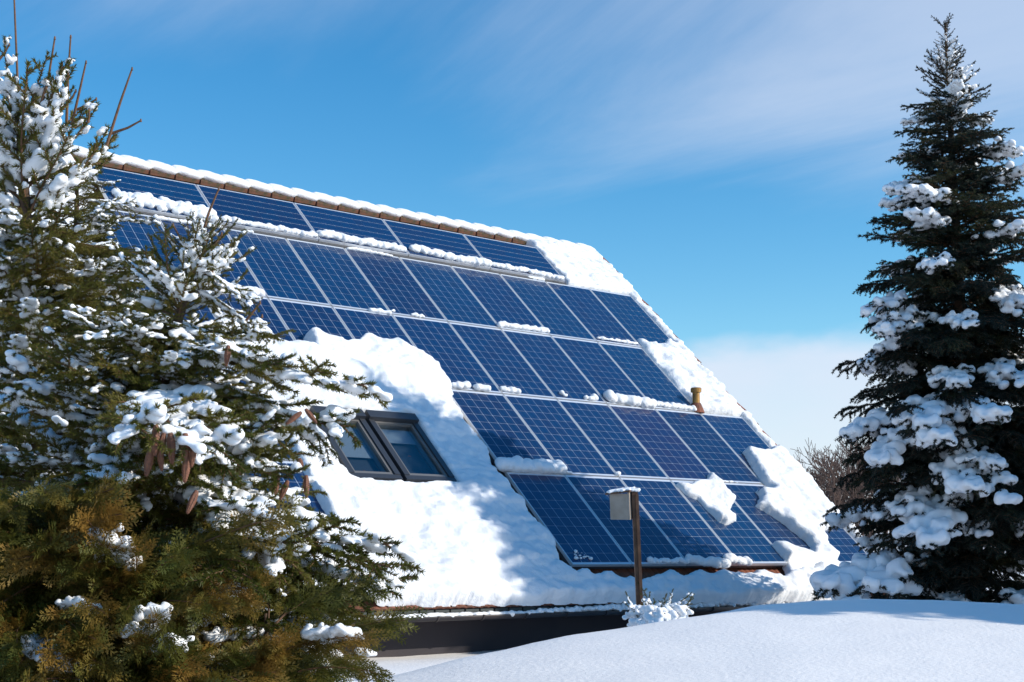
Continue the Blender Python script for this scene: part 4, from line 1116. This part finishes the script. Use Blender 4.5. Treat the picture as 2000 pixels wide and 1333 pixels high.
# ------------------------------------------------------------------ snowy shrub at the post
sb = at(1293, 1222, 11.6); sb[2] = sb[2] - 0.05
SHB = empty('snowy_shrub', sb)
tag(SHB, 'little snow-covered shrub at the foot of the bird box post', 'shrub')
rg = np.random.default_rng(3)
for i in range(15):
    B = GS[(0, 2, 1, 3)[i % 4]]
    add_branch(SHB, sb, B, sb + [rg.normal(-.02, .05), rg.normal(0, .05), rg.uniform(.02, .16)], i * 2.4, rg.uniform(-0.2, 0.55), rg.uniform(.4, .8), roll=rg.normal(0, .2))
low = np.clip(rg.normal(size=(420, 3)), -1.5, 1.5) * [.13, .12, .05] + [-.05, 0, .12]
link('snow', blobs('snow', low, rg.uniform(.018, .038, 420), 0.012, .8, 4), SHB)['kind'] = 'stuff'

# ------------------------------------------------------------------ bare trees far behind the gable
def bare_tree(seed, H=9.0):
    rg = np.random.default_rng(seed); S0, S1, R0, R1 = [], [], [], []
    def grow(p, d, L, r, lev):
        n = 3; pl = polyline(p, d, L, n, (0, 0, .25), rg, .10)
        for i in range(n):
            S0.append(pl[i]); S1.append(pl[i + 1]); R0.append(r * (1 - .25 * i / n)); R1.append(r * (1 - .25 * (i + 1) / n))
        if lev == 0: return
        for q in range((5, 5, 5, 4, 4)[4 - lev] if lev < 5 else 5):
            t = rg.uniform(.35, 1.0); k = min(n - 1, int(t * n)); pp = pl[k] + (pl[k + 1] - pl[k]) * (t * n - k)
            dd = norm(d + rg.normal(0, .55, 3) + [0, 0, .25])
            grow(pp, dd, L * rg.uniform(.42, .62), r * .48, lev - 1)
    grow(np.zeros(3), np.array([0, 0, 1.]), H * .5, .11, 4)
    return np.array(S0), np.array(S1), np.array(R0), np.array(R1)
BT = []
for i in range(3):
    S0, S1, R0, R1 = bare_tree(70 + i)
    big = R0 > 0.02
    tm = combo('trunk', [(*tubes(S0[big], S1[big], R0[big], R1[big], 5), 0)], [M['far_bark']])
    R0 = np.maximum(R0, .016); R1 = np.maximum(R1, .012)
    cmn = combo('crown', [(*tubes(S0[~big], S1[~big], R0[~big], R1[~big], 3), 0)], [M['far_bark']])
    BT.append((tm, cmn))
rg = np.random.default_rng(8)
spots = [(1575, 60, .80), (1592, 63, .92), (1610, 59, .88), (1628, 64, 1.0), (1646, 60, .95), (1664, 65, 1.06), (1684, 61, 1.0), (1704, 66, 1.12), (1726, 62, 1.06), (1750, 67, 1.15),
         (1585, 74, 1.0), (1618, 76, 1.1), (1650, 73, 1.1), (1680, 77, 1.2), (1712, 74, 1.2), (1745, 78, 1.25)]
for i, (x, D, s) in enumerate(spots):
    p = at(x, 1085, D); p[2] = gz_at(p) - 0.2
    t = empty('bare_tree', p); t.rotation_euler = (0, 0, rg.random() * 6)
    t.scale = (s * .78,) * 3
    lab = 'bare brown tree far behind the right gable, %s from left in the front line' % ORD[i] if i < 10 else 'bare brown tree far behind the right gable, %s from left in the back line' % ORD[i - 10]
    tag(t, lab, 'tree', 'bare trees behind the house')
    a, b = BT[i % 3]
    link('trunk', a, t); link('crown', b, t)

# ------------------------------------------------------------------ two more spruces past the right edge of the view; their shadows cross the bank and the roof
def copy_tree(src, loc, rz, sc, label):
    r = src.copy(); COL.objects.link(r); r.location = loc; r.rotation_euler = (0, 0, rz); r.scale = (sc,) * 3
    r['label'] = label
    for ch in list(src.children):
        c = ch.copy(); COL.objects.link(c); c.parent = r
        for g_ in ch.children:
            d = g_.copy(); COL.objects.link(d); d.parent = c
            d['kind'] = 'stuff'
    return r
p2 = np.array([6.3, -11.9, 0.2])
copy_tree(RS, p2, 1.9, 1.02, 'second tall blue spruce standing past the right edge of the view')
p3 = CAM + CR * 8.6 + CF * 8.35; p3[2] = gz_at(p3) - 0.1
copy_tree(RS, p3, 4.0, 0.85, 'small blue spruce on the snow bank past the right edge of the view')
